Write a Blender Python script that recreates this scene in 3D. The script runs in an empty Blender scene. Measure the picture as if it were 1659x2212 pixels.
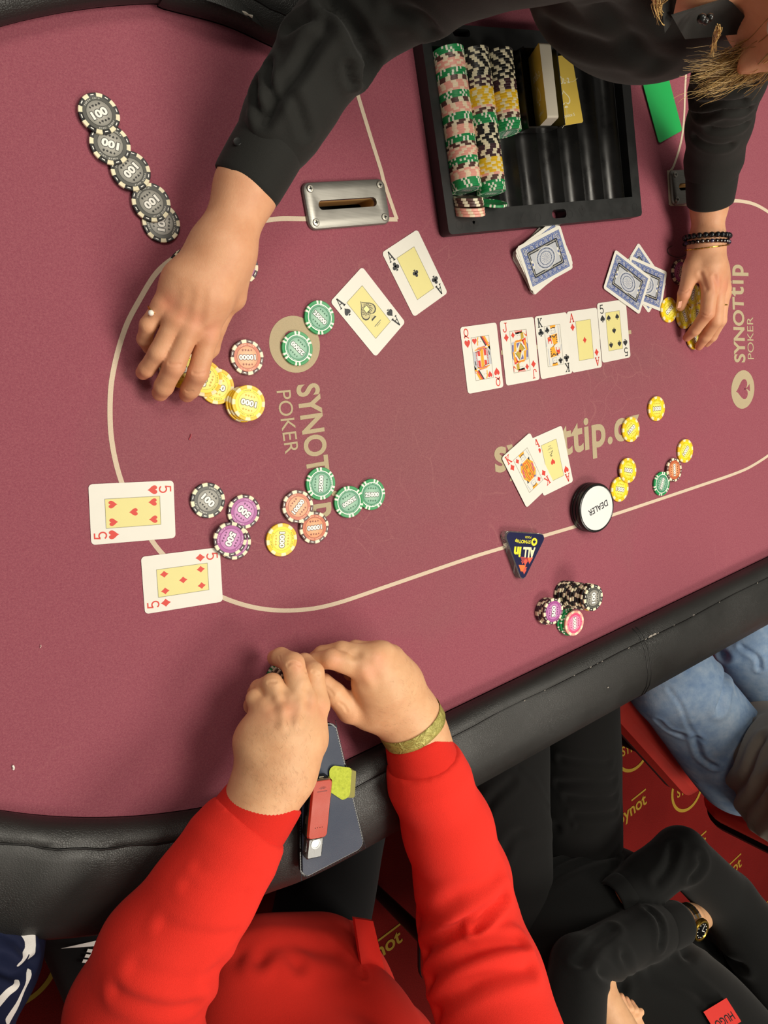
import bpy, bmesh, math, random
import numpy as np
from mathutils import Vector, Matrix, Euler
from mathutils.geometry import tessellate_polygon

random.seed(7)
SC = bpy.context.scene
COL = SC.collection
T = 0.76                                   # height of the table's cloth above the floor

# ------------------------------------------------------------------ camera
CAM_H = 0.8292                             # metres above the cloth
FPX = 1665.9                               # focal length in pixels of a 1659 x 2212 frame
CA, CB = math.radians(-6.675), math.radians(-32.012)
ROT = np.array([[math.cos(CB), 0, math.sin(CB)], [0, 1, 0], [-math.sin(CB), 0, math.cos(CB)]]) @ \
      np.array([[1, 0, 0], [0, math.cos(CA), -math.sin(CA)], [0, math.sin(CA), math.cos(CA)]])
cam_data = bpy.data.cameras.new('camera')
cam_data.sensor_fit = 'VERTICAL'
cam_data.sensor_height = 36.0
cam_data.lens = FPX * 36.0 / 2212.0
cam_data.clip_start = 0.02
cam = bpy.data.objects.new('camera', cam_data)
COL.objects.link(cam)
m4 = Matrix([[*ROT[0], 0], [*ROT[1], 0], [*ROT[2], T + CAM_H], [0, 0, 0, 1]])
cam.matrix_world = m4
SC.camera = cam

# ------------------------------------------------------------------ world, lamps, exposure
world = bpy.data.worlds.new('room_light')
SC.world = world
world.use_nodes = True
wb = world.node_tree.nodes['Background']
wb.inputs[0].default_value = (1.0, 0.93, 0.83, 1)
wb.inputs[1].default_value = 0.22

def area(name, loc, target, sx, sy, power, col):
    d = bpy.data.lights.new(name, 'AREA')
    d.shape = 'RECTANGLE'
    d.size, d.size_y = sx, sy
    d.energy = power
    d.color = col
    o = bpy.data.objects.new(name, d)
    COL.objects.link(o)
    o.location = loc
    o.rotation_euler = (Vector(target) - Vector(loc)).to_track_quat('-Z', 'Y').to_euler()
    return o
WARM = (1.0, 0.93, 0.80)
area('ceiling_lamp', (1.15, 0.20, T + 2.35), (0.70, -0.05, T), 1.2, 0.7, 62, WARM)
area('ceiling_lamp', (1.60, -1.50, T + 2.2), (1.1, -0.8, T), 1.2, 0.7, 52, WARM)
area('ceiling_lamp', (-0.25, 1.35, T + 2.1), (0.2, 0.2, T), 1.0, 0.6, 24, WARM)

SC.view_settings.view_transform = 'Standard'
SC.view_settings.look = 'None'
SC.view_settings.gamma = 1.0
SC.view_settings.use_curve_mapping = False
SC.view_settings.exposure = -0.46

# ------------------------------------------------------------------ measuring
def ray(px, py):
    return ROT @ np.array([(px - 829.5) / FPX, -(py - 1106) / FPX, -1.0])

def at(px, py, z=0.0):
    """the point at height z above the cloth that this pixel of the photograph shows"""
    d = ray(px, py)
    t = (z - CAM_H) / d[2]
    return np.array([d[0] * t, d[1] * t, z + T])

def depth_of(p):
    q = (np.asarray(p, float) - np.array([0, 0, T + CAM_H])) @ ROT
    return -q[..., 2]

def to_px(p):
    q = (np.asarray(p, float) - np.array([0, 0, T + CAM_H])) @ ROT
    return np.stack([829.5 + FPX * q[..., 0] / -q[..., 2], 1106 - FPX * q[..., 1] / -q[..., 2]], -1)

def heading(px, py, deg, z=0.0):
    """world angle of a direction given on the photograph (degrees, clockwise from rightwards)"""
    a = at(px, py, z)
    b = at(px + 8 * math.cos(math.radians(deg)), py + 8 * math.sin(math.radians(deg)), z)
    return math.atan2(b[1] - a[1], b[0] - a[0])

TA = math.radians(11.25)                   # the table's long axis
E1 = np.array([math.cos(TA), math.sin(TA), 0.0])
E2 = np.array([-math.sin(TA), math.cos(TA), 0.0])
def tab(u, v, z=0.0):
    p = u * E1 + v * E2
    return np.array([p[0], p[1], z + T])

# ------------------------------------------------------------------ materials
def lin(c):
    if isinstance(c, str):
        c = tuple(int(c[i:i + 2], 16) / 255 for i in (0, 2, 4))
    return tuple(x / 12.92 if x <= 0.04045 else ((x + 0.055) / 1.055) ** 2.4 for x in c) + (1.0,)

class NT:
    """small node-tree builder"""
    def __init__(s, name):
        s.m = bpy.data.materials.new(name)
        s.m.use_nodes = True
        s.t = s.m.node_tree
        s.n = s.t.nodes
        s.b = s.n['Principled BSDF']
    def new(s, kind, **kw):
        n = s.n.new(kind)
        for k, v in kw.items():
            if k.startswith('i_'):
                n.inputs[k[2:].replace('_', ' ')].default_value = v
            else:
                setattr(n, k, v)
        return n
    def link(s, a, b):
        s.t.links.new(a, b)
    def coord(s, out='Object', scale=None, rot=None):
        c = s.new('ShaderNodeTexCoord').outputs[out]
        if scale is not None or rot is not None:
            mp = s.new('ShaderNodeMapping')
            if scale is not None: mp.inputs['Scale'].default_value = scale if hasattr(scale, '__len__') else (scale,) * 3
            if rot is not None: mp.inputs['Rotation'].default_value = rot
            s.link(c, mp.inputs[0]); c = mp.outputs[0]
        return c
    def noise(s, co, scale, detail=3, rough=0.55, dist=0.0):
        n = s.new('ShaderNodeTexNoise')
        n.inputs['Scale'].default_value = scale
        n.inputs['Detail'].default_value = detail
        n.inputs['Roughness'].default_value = rough
        n.inputs['Distortion'].default_value = dist
        s.link(co, n.inputs['Vector'])
        return n.outputs['Fac']
    def ramp(s, fac, stops, interp='LINEAR'):
        r = s.new('ShaderNodeValToRGB')
        r.color_ramp.interpolation = interp
        e = r.color_ramp.elements
        while len(e) < len(stops): e.new(0.5)
        for q, (p, c) in zip(e, stops):
            q.position = p
            q.color = c if len(c) == 4 else (*c, 1)
        s.link(fac, r.inputs[0])
        return r.outputs[0]
    def mix(s, fac, a, b, blend='MIX'):
        x = s.new('ShaderNodeMix', data_type='RGBA', blend_type=blend)
        for sock, v in ((x.inputs[0], fac), (x.inputs[6], a), (x.inputs[7], b)):
            if hasattr(v, 'is_output'): s.link(v, sock)
            else: sock.default_value = v
        return x.outputs[2]
    def math(s, op, a, b=0.0):
        x = s.new('ShaderNodeMath', operation=op)
        for sock, v in ((x.inputs[0], a), (x.inputs[1], b)):
            if hasattr(v, 'is_output'): s.link(v, sock)
            else: sock.default_value = v
        return x.outputs[0]
    def bump(s, h, strength, dist, prev=None):
        b = s.new('ShaderNodeBump')
        b.inputs['Strength'].default_value = strength
        b.inputs['Distance'].default_value = dist
        s.link(h, b.inputs['Height'])
        if prev is not None: s.link(prev, b.inputs['Normal'])
        return b.outputs[0]
    def out(s, color=None, rough=None, metal=None, normal=None, spec=None, **kw):
        for nm, v in (('Base Color', color), ('Roughness', rough), ('Metallic', metal), ('Normal', normal), ('Specular IOR Level', spec)):
            if v is None: continue
            if hasattr(v, 'is_output'): s.link(v, s.b.inputs[nm])
            else: s.b.inputs[nm].default_value = v
        for k, v in kw.items():
            s.b.inputs[k].default_value = v
        return s.m

_flat = {}
def flat(col, rough=0.5, metal=0.0, spec=0.5, name=None):
    k = (col, rough, metal, spec)
    if k not in _flat:
        t = NT(name or 'paint_' + (col if isinstance(col, str) else 'x'))
        co = t.coord()
        n = t.noise(co, 60, 3)
        c = lin(col)
        lo = tuple(x * 0.94 for x in c[:3]) + (1,)
        _flat[k] = t.out(t.mix(n, lo, c), rough, metal, spec=spec)
    return _flat[k]

def cloth(name, col, dark=0.75, weave=900, rough=0.9, sheen=0.3, blotch=6, fine=0.5, bumpd=0.0006):
    t = NT(name)
    co = t.coord()
    c = lin(col)
    d = tuple(x * dark for x in c[:3]) + (1,)
    a = t.noise(co, blotch, 4)
    f = t.noise(co, weave, 2)
    k = t.math('ADD', t.math('MULTIPLY', a, 1 - fine), t.math('MULTIPLY', f, fine))
    colr = t.ramp(k, [(0.32, d), (0.66, c)])
    nb = t.bump(f, 0.5, bumpd)
    t.out(colr, rough, 0, nb, 0.15)
    t.b.inputs['Sheen Weight'].default_value = sheen
    t.b.inputs['Sheen Roughness'].default_value = 0.5
    t.b.inputs['Sheen Tint'].default_value = tuple(min(1, 0.3 + 0.9 * x) for x in c[:3]) + (1,)
    return t.m

def leather(name, col, rough=0.42, scale=260, strength=0.55, wear=None):
    t = NT(name)
    co = t.coord()
    c = lin(col)
    v = t.new('ShaderNodeTexVoronoi', feature='DISTANCE_TO_EDGE')
    v.inputs['Scale'].default_value = scale
    w = t.new('ShaderNodeMix', data_type='VECTOR')
    w.inputs[0].default_value = 0.004
    t.link(co, w.inputs[4])
    nn = t.new('ShaderNodeTexNoise'); nn.inputs['Scale'].default_value = 90
    t.link(co, nn.inputs['Vector'])
    t.link(nn.outputs['Color'], w.inputs[5])
    t.link(w.outputs[1], v.inputs['Vector'])
    e = t.ramp(v.outputs['Distance'], [(0.0, (0, 0, 0)), (0.16, (1, 1, 1))])
    big = t.noise(co, 9, 4)
    amt = t.ramp(big, [(0.38, (0.15, 0.15, 0.15)), (0.68, (1, 1, 1))])
    h = t.math('MULTIPLY', e, amt)
    nb = t.bump(h, strength, 0.0008)
    nb = t.bump(t.noise(co, 700, 2), 0.10, 0.0004, nb)
    r = t.ramp(t.noise(co, 14, 3), [(0.3, (rough - 0.08,) * 3), (0.7, (rough + 0.1,) * 3)])
    cc = t.mix(t.math('MULTIPLY', t.noise(co, 5, 3), 0.6), c, tuple(x * 1.5 + 0.002 for x in c[:3]) + (1,))
    return t.out(cc, r, 0, nb, 0.5)

# ------------------------------------------------------------------ objects
def link(o, parent=None):
    COL.objects.link(o)
    if parent is not None: o.parent = parent
    return o

def tag(o, label=None, cat=None, group=None, kind=None):
    if label: o['label'] = label
    if cat: o['category'] = cat
    if group: o['group'] = group
    if kind: o['kind'] = kind
    return o

def thing(name, label, cat, loc=(0, 0, 0), rotz=0.0, group=None):
    o = bpy.data.objects.new(name, None)
    o.empty_display_size = 0.02
    link(o)
    o.location = tuple(loc)
    o.rotation_euler = (0, 0, rotz)
    return tag(o, label, cat, group)

def origin(o):
    """world place of a thing's origin (parents carry no turn here unless the mesh is local)"""
    p = np.zeros(3)
    while o is not None:
        p = p + np.array(o.location); o = o.parent
    return p

def np_mesh(name, V, F, mats, fm=None, smooth=False):
    me = bpy.data.meshes.new(name)
    V = np.asarray(V, dtype=np.float32)
    if isinstance(F, np.ndarray) and F.ndim == 2:
        n, k = F.shape
        me.vertices.add(len(V)); me.vertices.foreach_set('co', V.ravel())
        me.loops.add(n * k); me.loops.foreach_set('vertex_index', F.ravel().astype(np.int32))
        me.polygons.add(n)
        me.polygons.foreach_set('loop_start', (np.arange(n) * k).astype(np.int32))
        me.polygons.foreach_set('loop_total', np.full(n, k, dtype=np.int32))
        me.update(calc_edges=True)
    else:
        me.from_pydata([tuple(map(float, v)) for v in V], [], [tuple(int(i) for i in f) for f in F])
        me.update()
    for m in (mats if isinstance(mats, (list, tuple)) else [mats]):
        me.materials.append(m)
    if fm is not None:
        me.polygons.foreach_set('material_index', np.asarray(fm, dtype=np.int32))
    if smooth:
        me.polygons.foreach_set('use_smooth', np.ones(len(me.polygons), dtype=bool))
    me.validate()
    return me

def obj(name, V, F, mats, parent=None, fm=None, smooth=False, world=True, loc=None):
    """one mesh object; vertices in the world (world=True) or local to its parent"""
    V = np.asarray(V, dtype=float)
    if world:
        base = origin(parent) if parent is not None else (np.array(loc) if loc is not None else V.mean(0))
        if parent is None and loc is None: base[2] = V[:, 2].min()
        V = V - base
    me = np_mesh(name, V, F, mats, fm, smooth)
    o = bpy.data.objects.new(name, me)
    link(o, parent)
    if parent is None and world: o.location = tuple(base)
    elif loc is not None and not world: o.location = tuple(loc)
    return o

def auto_smooth(o, deg=40):
    me = o.data
    me.polygons.foreach_set('use_smooth', np.ones(len(me.polygons), dtype=bool))
    me.set_sharp_from_angle(angle=math.radians(deg))
    return o

class Geo:
    """collects boxes, tubes, lathes and prisms for ONE part"""
    def __init__(s): s.v, s.f, s.m = [], [], []
    def add(s, V, F, m=0):
        o = len(s.v)
        s.v += [tuple(map(float, v)) for v in V]
        s.f += [tuple(i + o for i in f) for f in F]
        s.m += [m] * len(F)
        return s
    def box(s, c, h, ax=None, m=0):
        ax = np.eye(3) if ax is None else np.asarray(ax)
        V = [np.asarray(c) + sx * h[0] * ax[0] + sy * h[1] * ax[1] + sz * h[2] * ax[2]
             for sz in (-1, 1) for sy in (-1, 1) for sx in (-1, 1)]
        return s.add(V, [(0, 2, 3, 1), (4, 5, 7, 6), (0, 1, 5, 4), (2, 6, 7, 3), (0, 4, 6, 2), (1, 3, 7, 5)], m)
    def prism(s, pts, z0, z1, m=0, bevel=0.0):
        """a 2-D outline (counter-clockwise) pulled from z0 up to z1, its upper rim bevelled"""
        pts = np.asarray(pts, float)
        n = len(pts)
        rows = [(pts, z0)]
        if bevel > 0:
            rows.append((pts, z1 - bevel))
            rows.append((inset(pts, bevel), z1))
        else:
            rows.append((pts, z1))
        V = []
        for p, z in rows: V += [(q[0], q[1], z) for q in p]
        F = [tuple(range(n - 1, -1, -1)), tuple(range((len(rows) - 1) * n, len(rows) * n))]
        for r in range(len(rows) - 1):
            for i in range(n):
                j = (i + 1) % n
                F.append((r * n + i, r * n + j, (r + 1) * n + j, (r + 1) * n + i))
        return s.add(V, F, m)
    def lathe(s, prof, n=32, c=(0, 0, 0), m=0, ax=None):
        """profile [(r, z)...] turned about z"""
        ax = np.eye(3) if ax is None else np.asarray(ax)
        V, F = [], []
        for r, z in prof:
            for i in range(n):
                a = 2 * math.pi * i / n
                V.append(np.asarray(c) + r * math.cos(a) * ax[0] + r * math.sin(a) * ax[1] + z * ax[2])
        for k in range(len(prof) - 1):
            for i in range(n):
                j = (i + 1) % n
                F.append((k * n + i, k * n + j, (k + 1) * n + j, (k + 1) * n + i))
        F.append(tuple(range(n - 1, -1, -1)))
        F.append(tuple(range((len(prof) - 1) * n, len(prof) * n)))
        return s.add(V, F, m)
    def tube(s, pts, r, n=8, m=0, closed=False):
        pts = [np.asarray(p, float) for p in pts]
        rr = r if hasattr(r, '__len__') else [r] * len(pts)
        V, F = [], []
        up = np.array([0.13, 0.21, 0.97])
        N = len(pts)
        for i, p in enumerate(pts):
            a = pts[(i - 1) % N] if (closed or i > 0) else p
            b = pts[(i + 1) % N] if (closed or i < N - 1) else p
            t = b - a; t = t / (np.linalg.norm(t) + 1e-12)
            x = np.cross(up, t); x /= (np.linalg.norm(x) + 1e-12)
            y = np.cross(t, x)
            for k in range(n):
                q = 2 * math.pi * k / n
                V.append(p + rr[i] * (math.cos(q) * x + math.sin(q) * y))
        for i in range(N if closed else N - 1):
            for k in range(n):
                l = (k + 1) % n
                i2 = (i + 1) % N
                F.append((i * n + k, i * n + l, i2 * n + l, i2 * n + k))
        if not closed:
            F.append(tuple(range(n - 1, -1, -1)))
            F.append(tuple(range((N - 1) * n, N * n)))
        return s.add(V, F, m)
    def sphere(s, c, r, n=12, m=0):
        k = max(4, n // 2)
        prof = [(r * math.sin(math.pi * (i + 0.02) / (k + 0.04)), -r * math.cos(math.pi * (i + 0.02) / (k + 0.04))) for i in range(k + 1)]
        return s.lathe(prof, n, c, m)
    def build(s, name, mats, parent=None, world=True, smooth=None, loc=None):
        o = obj(name, s.v, s.f, mats, parent, s.m, False, world, loc)
        if smooth: auto_smooth(o, smooth)
        return o

def inset(pts, d):
    pts = np.asarray(pts, float)
    a = np.roll(pts, 1, 0); b = np.roll(pts, -1, 0)
    t1 = pts - a; t1 /= np.linalg.norm(t1, axis=1)[:, None] + 1e-12
    t2 = b - pts; t2 /= np.linalg.norm(t2, axis=1)[:, None] + 1e-12
    n1 = np.c_[-t1[:, 1], t1[:, 0]]; n2 = np.c_[-t2[:, 1], t2[:, 0]]
    m = n1 + n2
    m /= np.maximum(np.sum(m * n1, axis=1), 0.3)[:, None]
    return pts + d * m

def rounded(w, h, r, n=5, cx=0, cy=0):
    P = []
    for k, (sx, sy) in enumerate(((1, 1), (-1, 1), (-1, -1), (1, -1))):
        for i in range(n + 1):
            a = math.pi / 2 * (k + i / n)
            P.append((cx + sx * (w / 2 - r) + r * math.cos(a), cy + sy * (h / 2 - r) + r * math.sin(a)))
    return P

# ------------------------------------------------------------------ flat print
_glyph = {}
def text_mesh(s, bold=0.0, shear=0.0):
    """outline letters as polygons, fitted to x 0..1, y 0..(height/width)"""
    k = (s, bold, shear)
    if k not in _glyph:
        c = bpy.data.curves.new('letters', 'FONT')
        c.body = s; c.offset = bold; c.shear = shear; c.resolution_u = 4; c.size = 1.0
        o = bpy.data.objects.new('letters', c)
        COL.objects.link(o)
        bpy.context.view_layer.update()
        me = bpy.data.meshes.new_from_object(o.evaluated_get(bpy.context.evaluated_depsgraph_get()))
        V = np.array([v.co[:2] for v in me.vertices]); F = [tuple(p.vertices) for p in me.polygons]
        bpy.data.objects.remove(o); bpy.data.curves.remove(c); bpy.data.meshes.remove(me)
        V = V - V.min(0)
        _glyph[k] = (V, F)
    return _glyph[k]

class Print:
    """flat print: polygons in layers a few hundredths of a millimetre apart"""
    STEP = 0.00004
    def __init__(s): s.v, s.f, s.m, s.mats, s.ix = [], [], [], [], {}
    def mi(s, m):
        if m.name not in s.ix:
            s.ix[m.name] = len(s.mats); s.mats.append(m)
        return s.ix[m.name]
    def raw(s, P, F, m, L=1):
        o = len(s.v)
        s.v += [(float(p[0]), float(p[1]), L * s.STEP) for p in P]
        s.f += [tuple(int(i) + o for i in f) for f in F]
        s.m += [s.mi(m)] * len(F)
    def poly(s, P, m, L=1):
        P = list(P)
        A = sum(P[i][0] * P[(i + 1) % len(P)][1] - P[(i + 1) % len(P)][0] * P[i][1] for i in range(len(P)))
        if A < 0: P = P[::-1]
        if len(P) > 4:
            tri = tessellate_polygon([[Vector((p[0], p[1], 0)) for p in P]])
            F = []
            for t in tri:
                a, b, c = (P[i] for i in t)
                F.append(t if (b[0] - a[0]) * (c[1] - a[1]) - (b[1] - a[1]) * (c[0] - a[0]) > 0 else t[::-1])
            s.raw(P, F, m, L)
        else:
            s.raw(P, [tuple(range(len(P)))], m, L)
    def rect(s, x0, y0, x1, y1, m, L=1): s.raw([(x0, y0), (x1, y0), (x1, y1), (x0, y1)], [(0, 1, 2, 3)], m, L)
    def disc(s, x, y, r, m, L=1, n=24, ry=None):
        ry = ry or r
        s.raw([(x + r * math.cos(2 * math.pi * i / n), y + ry * math.sin(2 * math.pi * i / n)) for i in range(n)], [tuple(range(n))], m, L)
    def ring(s, x, y, r0, r1, m, L=1, n=32, a0=0, a1=360, k=1.0):
        full = abs(a1 - a0) >= 360
        P = []
        for i in range(n if full else n + 1):
            a = math.radians(a0 + (a1 - a0) * i / n)
            P += [(x + r0 * math.cos(a), y + k * r0 * math.sin(a)), (x + r1 * math.cos(a), y + k * r1 * math.sin(a))]
        q = len(P)
        s.raw(P, [(2 * i, 2 * i + 1, (2 * i + 3) % q, (2 * i + 2) % q) for i in range(n)], m, L)
    def stroke(s, pts, w, m, L=1, closed=False):
        pts = np.asarray(pts, float)
        n = len(pts)
        P = []
        for i in range(n):
            a = pts[(i - 1) % n] if (closed or i > 0) else pts[i]
            b = pts[(i + 1) % n] if (closed or i < n - 1) else pts[i]
            t1 = pts[i] - a; t2 = b - pts[i]
            l1, l2 = np.linalg.norm(t1), np.linalg.norm(t2)
            t1 = t1 / l1 if l1 > 1e-9 else t2 / max(l2, 1e-9)
            t2 = t2 / l2 if l2 > 1e-9 else t1
            t = t1 + t2; t /= max(np.linalg.norm(t), 1e-6)
            nn = np.array([-t[1], t[0]]); c = max(0.45, float(nn @ np.array([-t1[1], t1[0]])))
            P += [pts[i] + nn * w / 2 / c, pts[i] - nn * w / 2 / c]
        q = len(P)
        F = [(2 * i + 1, (2 * i + 3) % q, (2 * i + 2) % q, 2 * i) for i in range(n if closed else n - 1)]
        s.raw(P, F, m, L)
    def text(s, st, x, y, hgt, m, L=2, ang=0.0, bold=0.0, width=None, anchor='c'):
        """letters of cap height hgt centred on (x, y) (or starting there with anchor 'l'), optionally stretched to width"""
        V, F = text_mesh(st, bold)
        ext = V.max(0)
        k = hgt / ext[1]
        kx = (width / ext[0]) if width else k
        P = V * np.array([kx, k])
        P = P - np.array([0 if anchor == 'l' else ext[0] * kx / 2, ext[1] * k / 2])
        c, d = math.cos(ang), math.sin(ang)
        s.raw([(x + p[0] * c - p[1] * d, y + p[0] * d + p[1] * c) for p in P], F, m, L)
    def part(s, fn, *a):
        """run a drawing function and turn everything it drew by 180 degrees as a second copy"""
        n0, f0 = len(s.v), len(s.f)
        fn(*a)
        v = s.v[n0:]; f = s.f[f0:]; mm = s.m[f0:]
        o = len(s.v)
        s.v += [(-p[0], -p[1], p[2]) for p in v]
        s.f += [tuple(i - n0 + o for i in q) for q in f]
        s.m += mm
    def mesh(s, name):
        return np_mesh(name, s.v, s.f, s.mats, s.m)
    def world(s, M, name, parent):
        """as an object whose 2-D plane is carried into the world by M(x, y, z)"""
        V = [M(*p) for p in s.v]
        return obj(name, V, s.f, s.mats, parent, s.m)

def suit(P, kind, x, y, h, m, L=3, up=1):
    """a pip of height h centred on (x, y); up = -1 turns it over"""
    def t(pts): return [(x + p[0] * h * up, y + p[1] * h * up) for p in pts]
    if kind == 'diamond':
        pts = []
        c = [(0, .5), (.4, 0), (0, -.5), (-.4, 0)]
        for i in range(4):
            a, b = np.array(c[i]), np.array(c[(i + 1) % 4])
            for k in range(4):
                q = a + (b - a) * k / 4
                pts.append(tuple(q * (1 - 0.10 * math.sin(math.pi * k / 4))))
        P.poly(t(pts), m, L)
    elif kind in ('heart', 'spade'):
        pts = []
        for i in range(25):
            a = math.pi * 2 * i / 25
            X = 16 * math.sin(a) ** 3 / 34
            Y = (13 * math.cos(a) - 5 * math.cos(2 * a) - 2 * math.cos(3 * a) - math.cos(4 * a)) / 30 + 0.08
            pts.append((X * 0.9, Y))
        if kind == 'heart': P.poly(t(pts), m, L)
        else:
            P.poly(t([(a, -b * .84 + .08) for a, b in pts]), m, L)
            P.poly(t([(-.02, -.1), (-.04, -.3), (-.16, -.48), (.16, -.48), (.04, -.3), (.02, -.1)]), m, L)
    else:
        for cx, cy in ((0, .25), (-.24, -.08), (.24, -.08)):
            P.disc(x + cx * h * up, y + cy * h * up, .225 * h, m, L, 14)
        P.poly(t([(-.05, .1), (-.04, -.2), (-.16, -.48), (.16, -.48), (.04, -.2), (.05, .1)]), m, L)
        P.disc(x, y + .03 * h * up, .12 * h, m, L, 10)
# ================================================================== the setting
def carpet():
    t = NT('red_carpet')
    co = t.coord()
    n = t.noise(co, 420, 3, 0.7)
    b = t.noise(co, 3, 3)
    c = t.ramp(t.math('ADD', t.math('MULTIPLY', n, 0.7), t.math('MULTIPLY', b, 0.3)), [(0.3, lin('5e1212')), (0.7, lin('9a2622'))])
    return t.out(c, 0.95, 0, t.bump(n, 0.6, 0.003), 0.1)
M_CARPET = carpet()
M_GOLD_PRINT = flat('b8922a', 0.85)
fl = obj('floor', [(-2.2, -4.2, 0), (5.2, -4.2, 0), (5.2, 3.2, 0), (-2.2, 3.2, 0), (-2.2, -4.2, -.05), (5.2, -4.2, -.05), (5.2, 3.2, -.05), (-2.2, 3.2, -.05)],
         [(0, 1, 2, 3), (7, 6, 5, 4), (0, 4, 5, 1), (1, 5, 6, 2), (2, 6, 7, 3), (3, 7, 4, 0)], M_CARPET, loc=(0, 0, 0))
tag(fl, 'deep red patterned carpet with gold lettering under the poker table', 'floor', kind='structure')

def spline(pts, n=8, closed=False):
    pts = [np.asarray(p, float) for p in pts]
    N = len(pts); out = []
    for i in range(N if closed else N - 1):
        g = lambda k: pts[k % N] if closed else pts[max(0, min(N - 1, k))]
        p0, p1, p2, p3 = g(i - 1), g(i), g(i + 1), g(i + 2)
        for k in range(n):
            t = k / n
            out.append(0.5 * ((2 * p1) + (-p0 + p2) * t + (2 * p0 - 5 * p1 + 4 * p2 - p3) * t * t + (-p0 + 3 * p1 - 3 * p2 + p3) * t ** 3))
    if not closed: out.append(pts[-1])
    return out

_ref = {}
def lettering(P, st, p0, p1, top, m, ref='H', bold=0.02, L=1, z=0.0, space=1.0):
    """letters whose baseline runs from pixel p0 to p1 and whose ref letter reaches pixel top"""
    A, B, H = at(*p0, z), at(*p1, z), at(*top, z)
    c = bpy.data.curves.new('l', 'FONT'); c.body = st; c.offset = bold; c.resolution_u = 5; c.space_character = space
    o = bpy.data.objects.new('l', c); COL.objects.link(o); bpy.context.view_layer.update()
    me = bpy.data.meshes.new_from_object(o.evaluated_get(bpy.context.evaluated_depsgraph_get()))
    V = np.array([v.co[:2] for v in me.vertices]); F = [tuple(p.vertices) for p in me.polygons]
    bpy.data.objects.remove(o); bpy.data.meshes.remove(me)
    h = text_mesh(ref, bold)[0].max(0)[1]
    x0, x1 = V[:, 0].min(), V[:, 0].max()
    W = A[None, :2] + ((V[:, 0] - x0) / (x1 - x0))[:, None] * (B - A)[None, :2] + (V[:, 1] / h)[:, None] * (H - A)[None, :2]
    P.raw(W, F, m, L)

# carpet print: ring marks and names, laid flat on the pile
def carpet_part(fn):
    def g(*a, **k):
        global cp
        cp = Print(); fn(*a, **k)
        cp.world(lambda x, y, z: (x, y, 0.0015 + z), 'carpet_print', fl)
    return g
def floor_at(px, py): return at(px, py, -T)
@carpet_part
def carpet_ring(px, py, st, r=0.085, ang=0.35):
    c = floor_at(px, py)
    cp.ring(c[0], c[1], r - 0.011, r, M_GOLD_PRINT, 1, 40, math.degrees(ang) + 28, math.degrees(ang) + 332)
    cp.text(st, c[0] + 0.008 * math.cos(ang), c[1] + 0.008 * math.sin(ang), 0.034, M_GOLD_PRINT, 2, ang, 0.02, 0.125)
carpet_ring(1367, 1612, 'SYNOT', ang=0.12)
carpet_ring(1484, 1702, 'SYNOT', ang=0.12)
carpet_ring(30, 2092, 'SYNOT', ang=0.12)
@carpet_part
def carpet_name(px, py, ang=0.30, w=0.135):
    c = floor_at(px, py)
    cp.text('Synot', c[0], c[1], 0.06, M_GOLD_PRINT, 1, ang, 0.018, w)
    d = np.array([math.cos(ang), math.sin(ang)]); n = np.array([-d[1], d[0]])
    a = c[:2] - d * w * .52
    cp.stroke([a - d * .03 + n * .018, a - d * .014 - n * .016, a + d * .008 + n * .006], 0.008, M_GOLD_PRINT, 1)
    cp.stroke([c[:2] + d * w * .02 + n * .036, c[:2] + d * w * .55 + n * .036], 0.006, M_GOLD_PRINT, 1)
for q in ((1366, 1750), (1577, 1885), (1655, 1968), (822, 2056), (1500, 1838)):
    carpet_name(*q)
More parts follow.
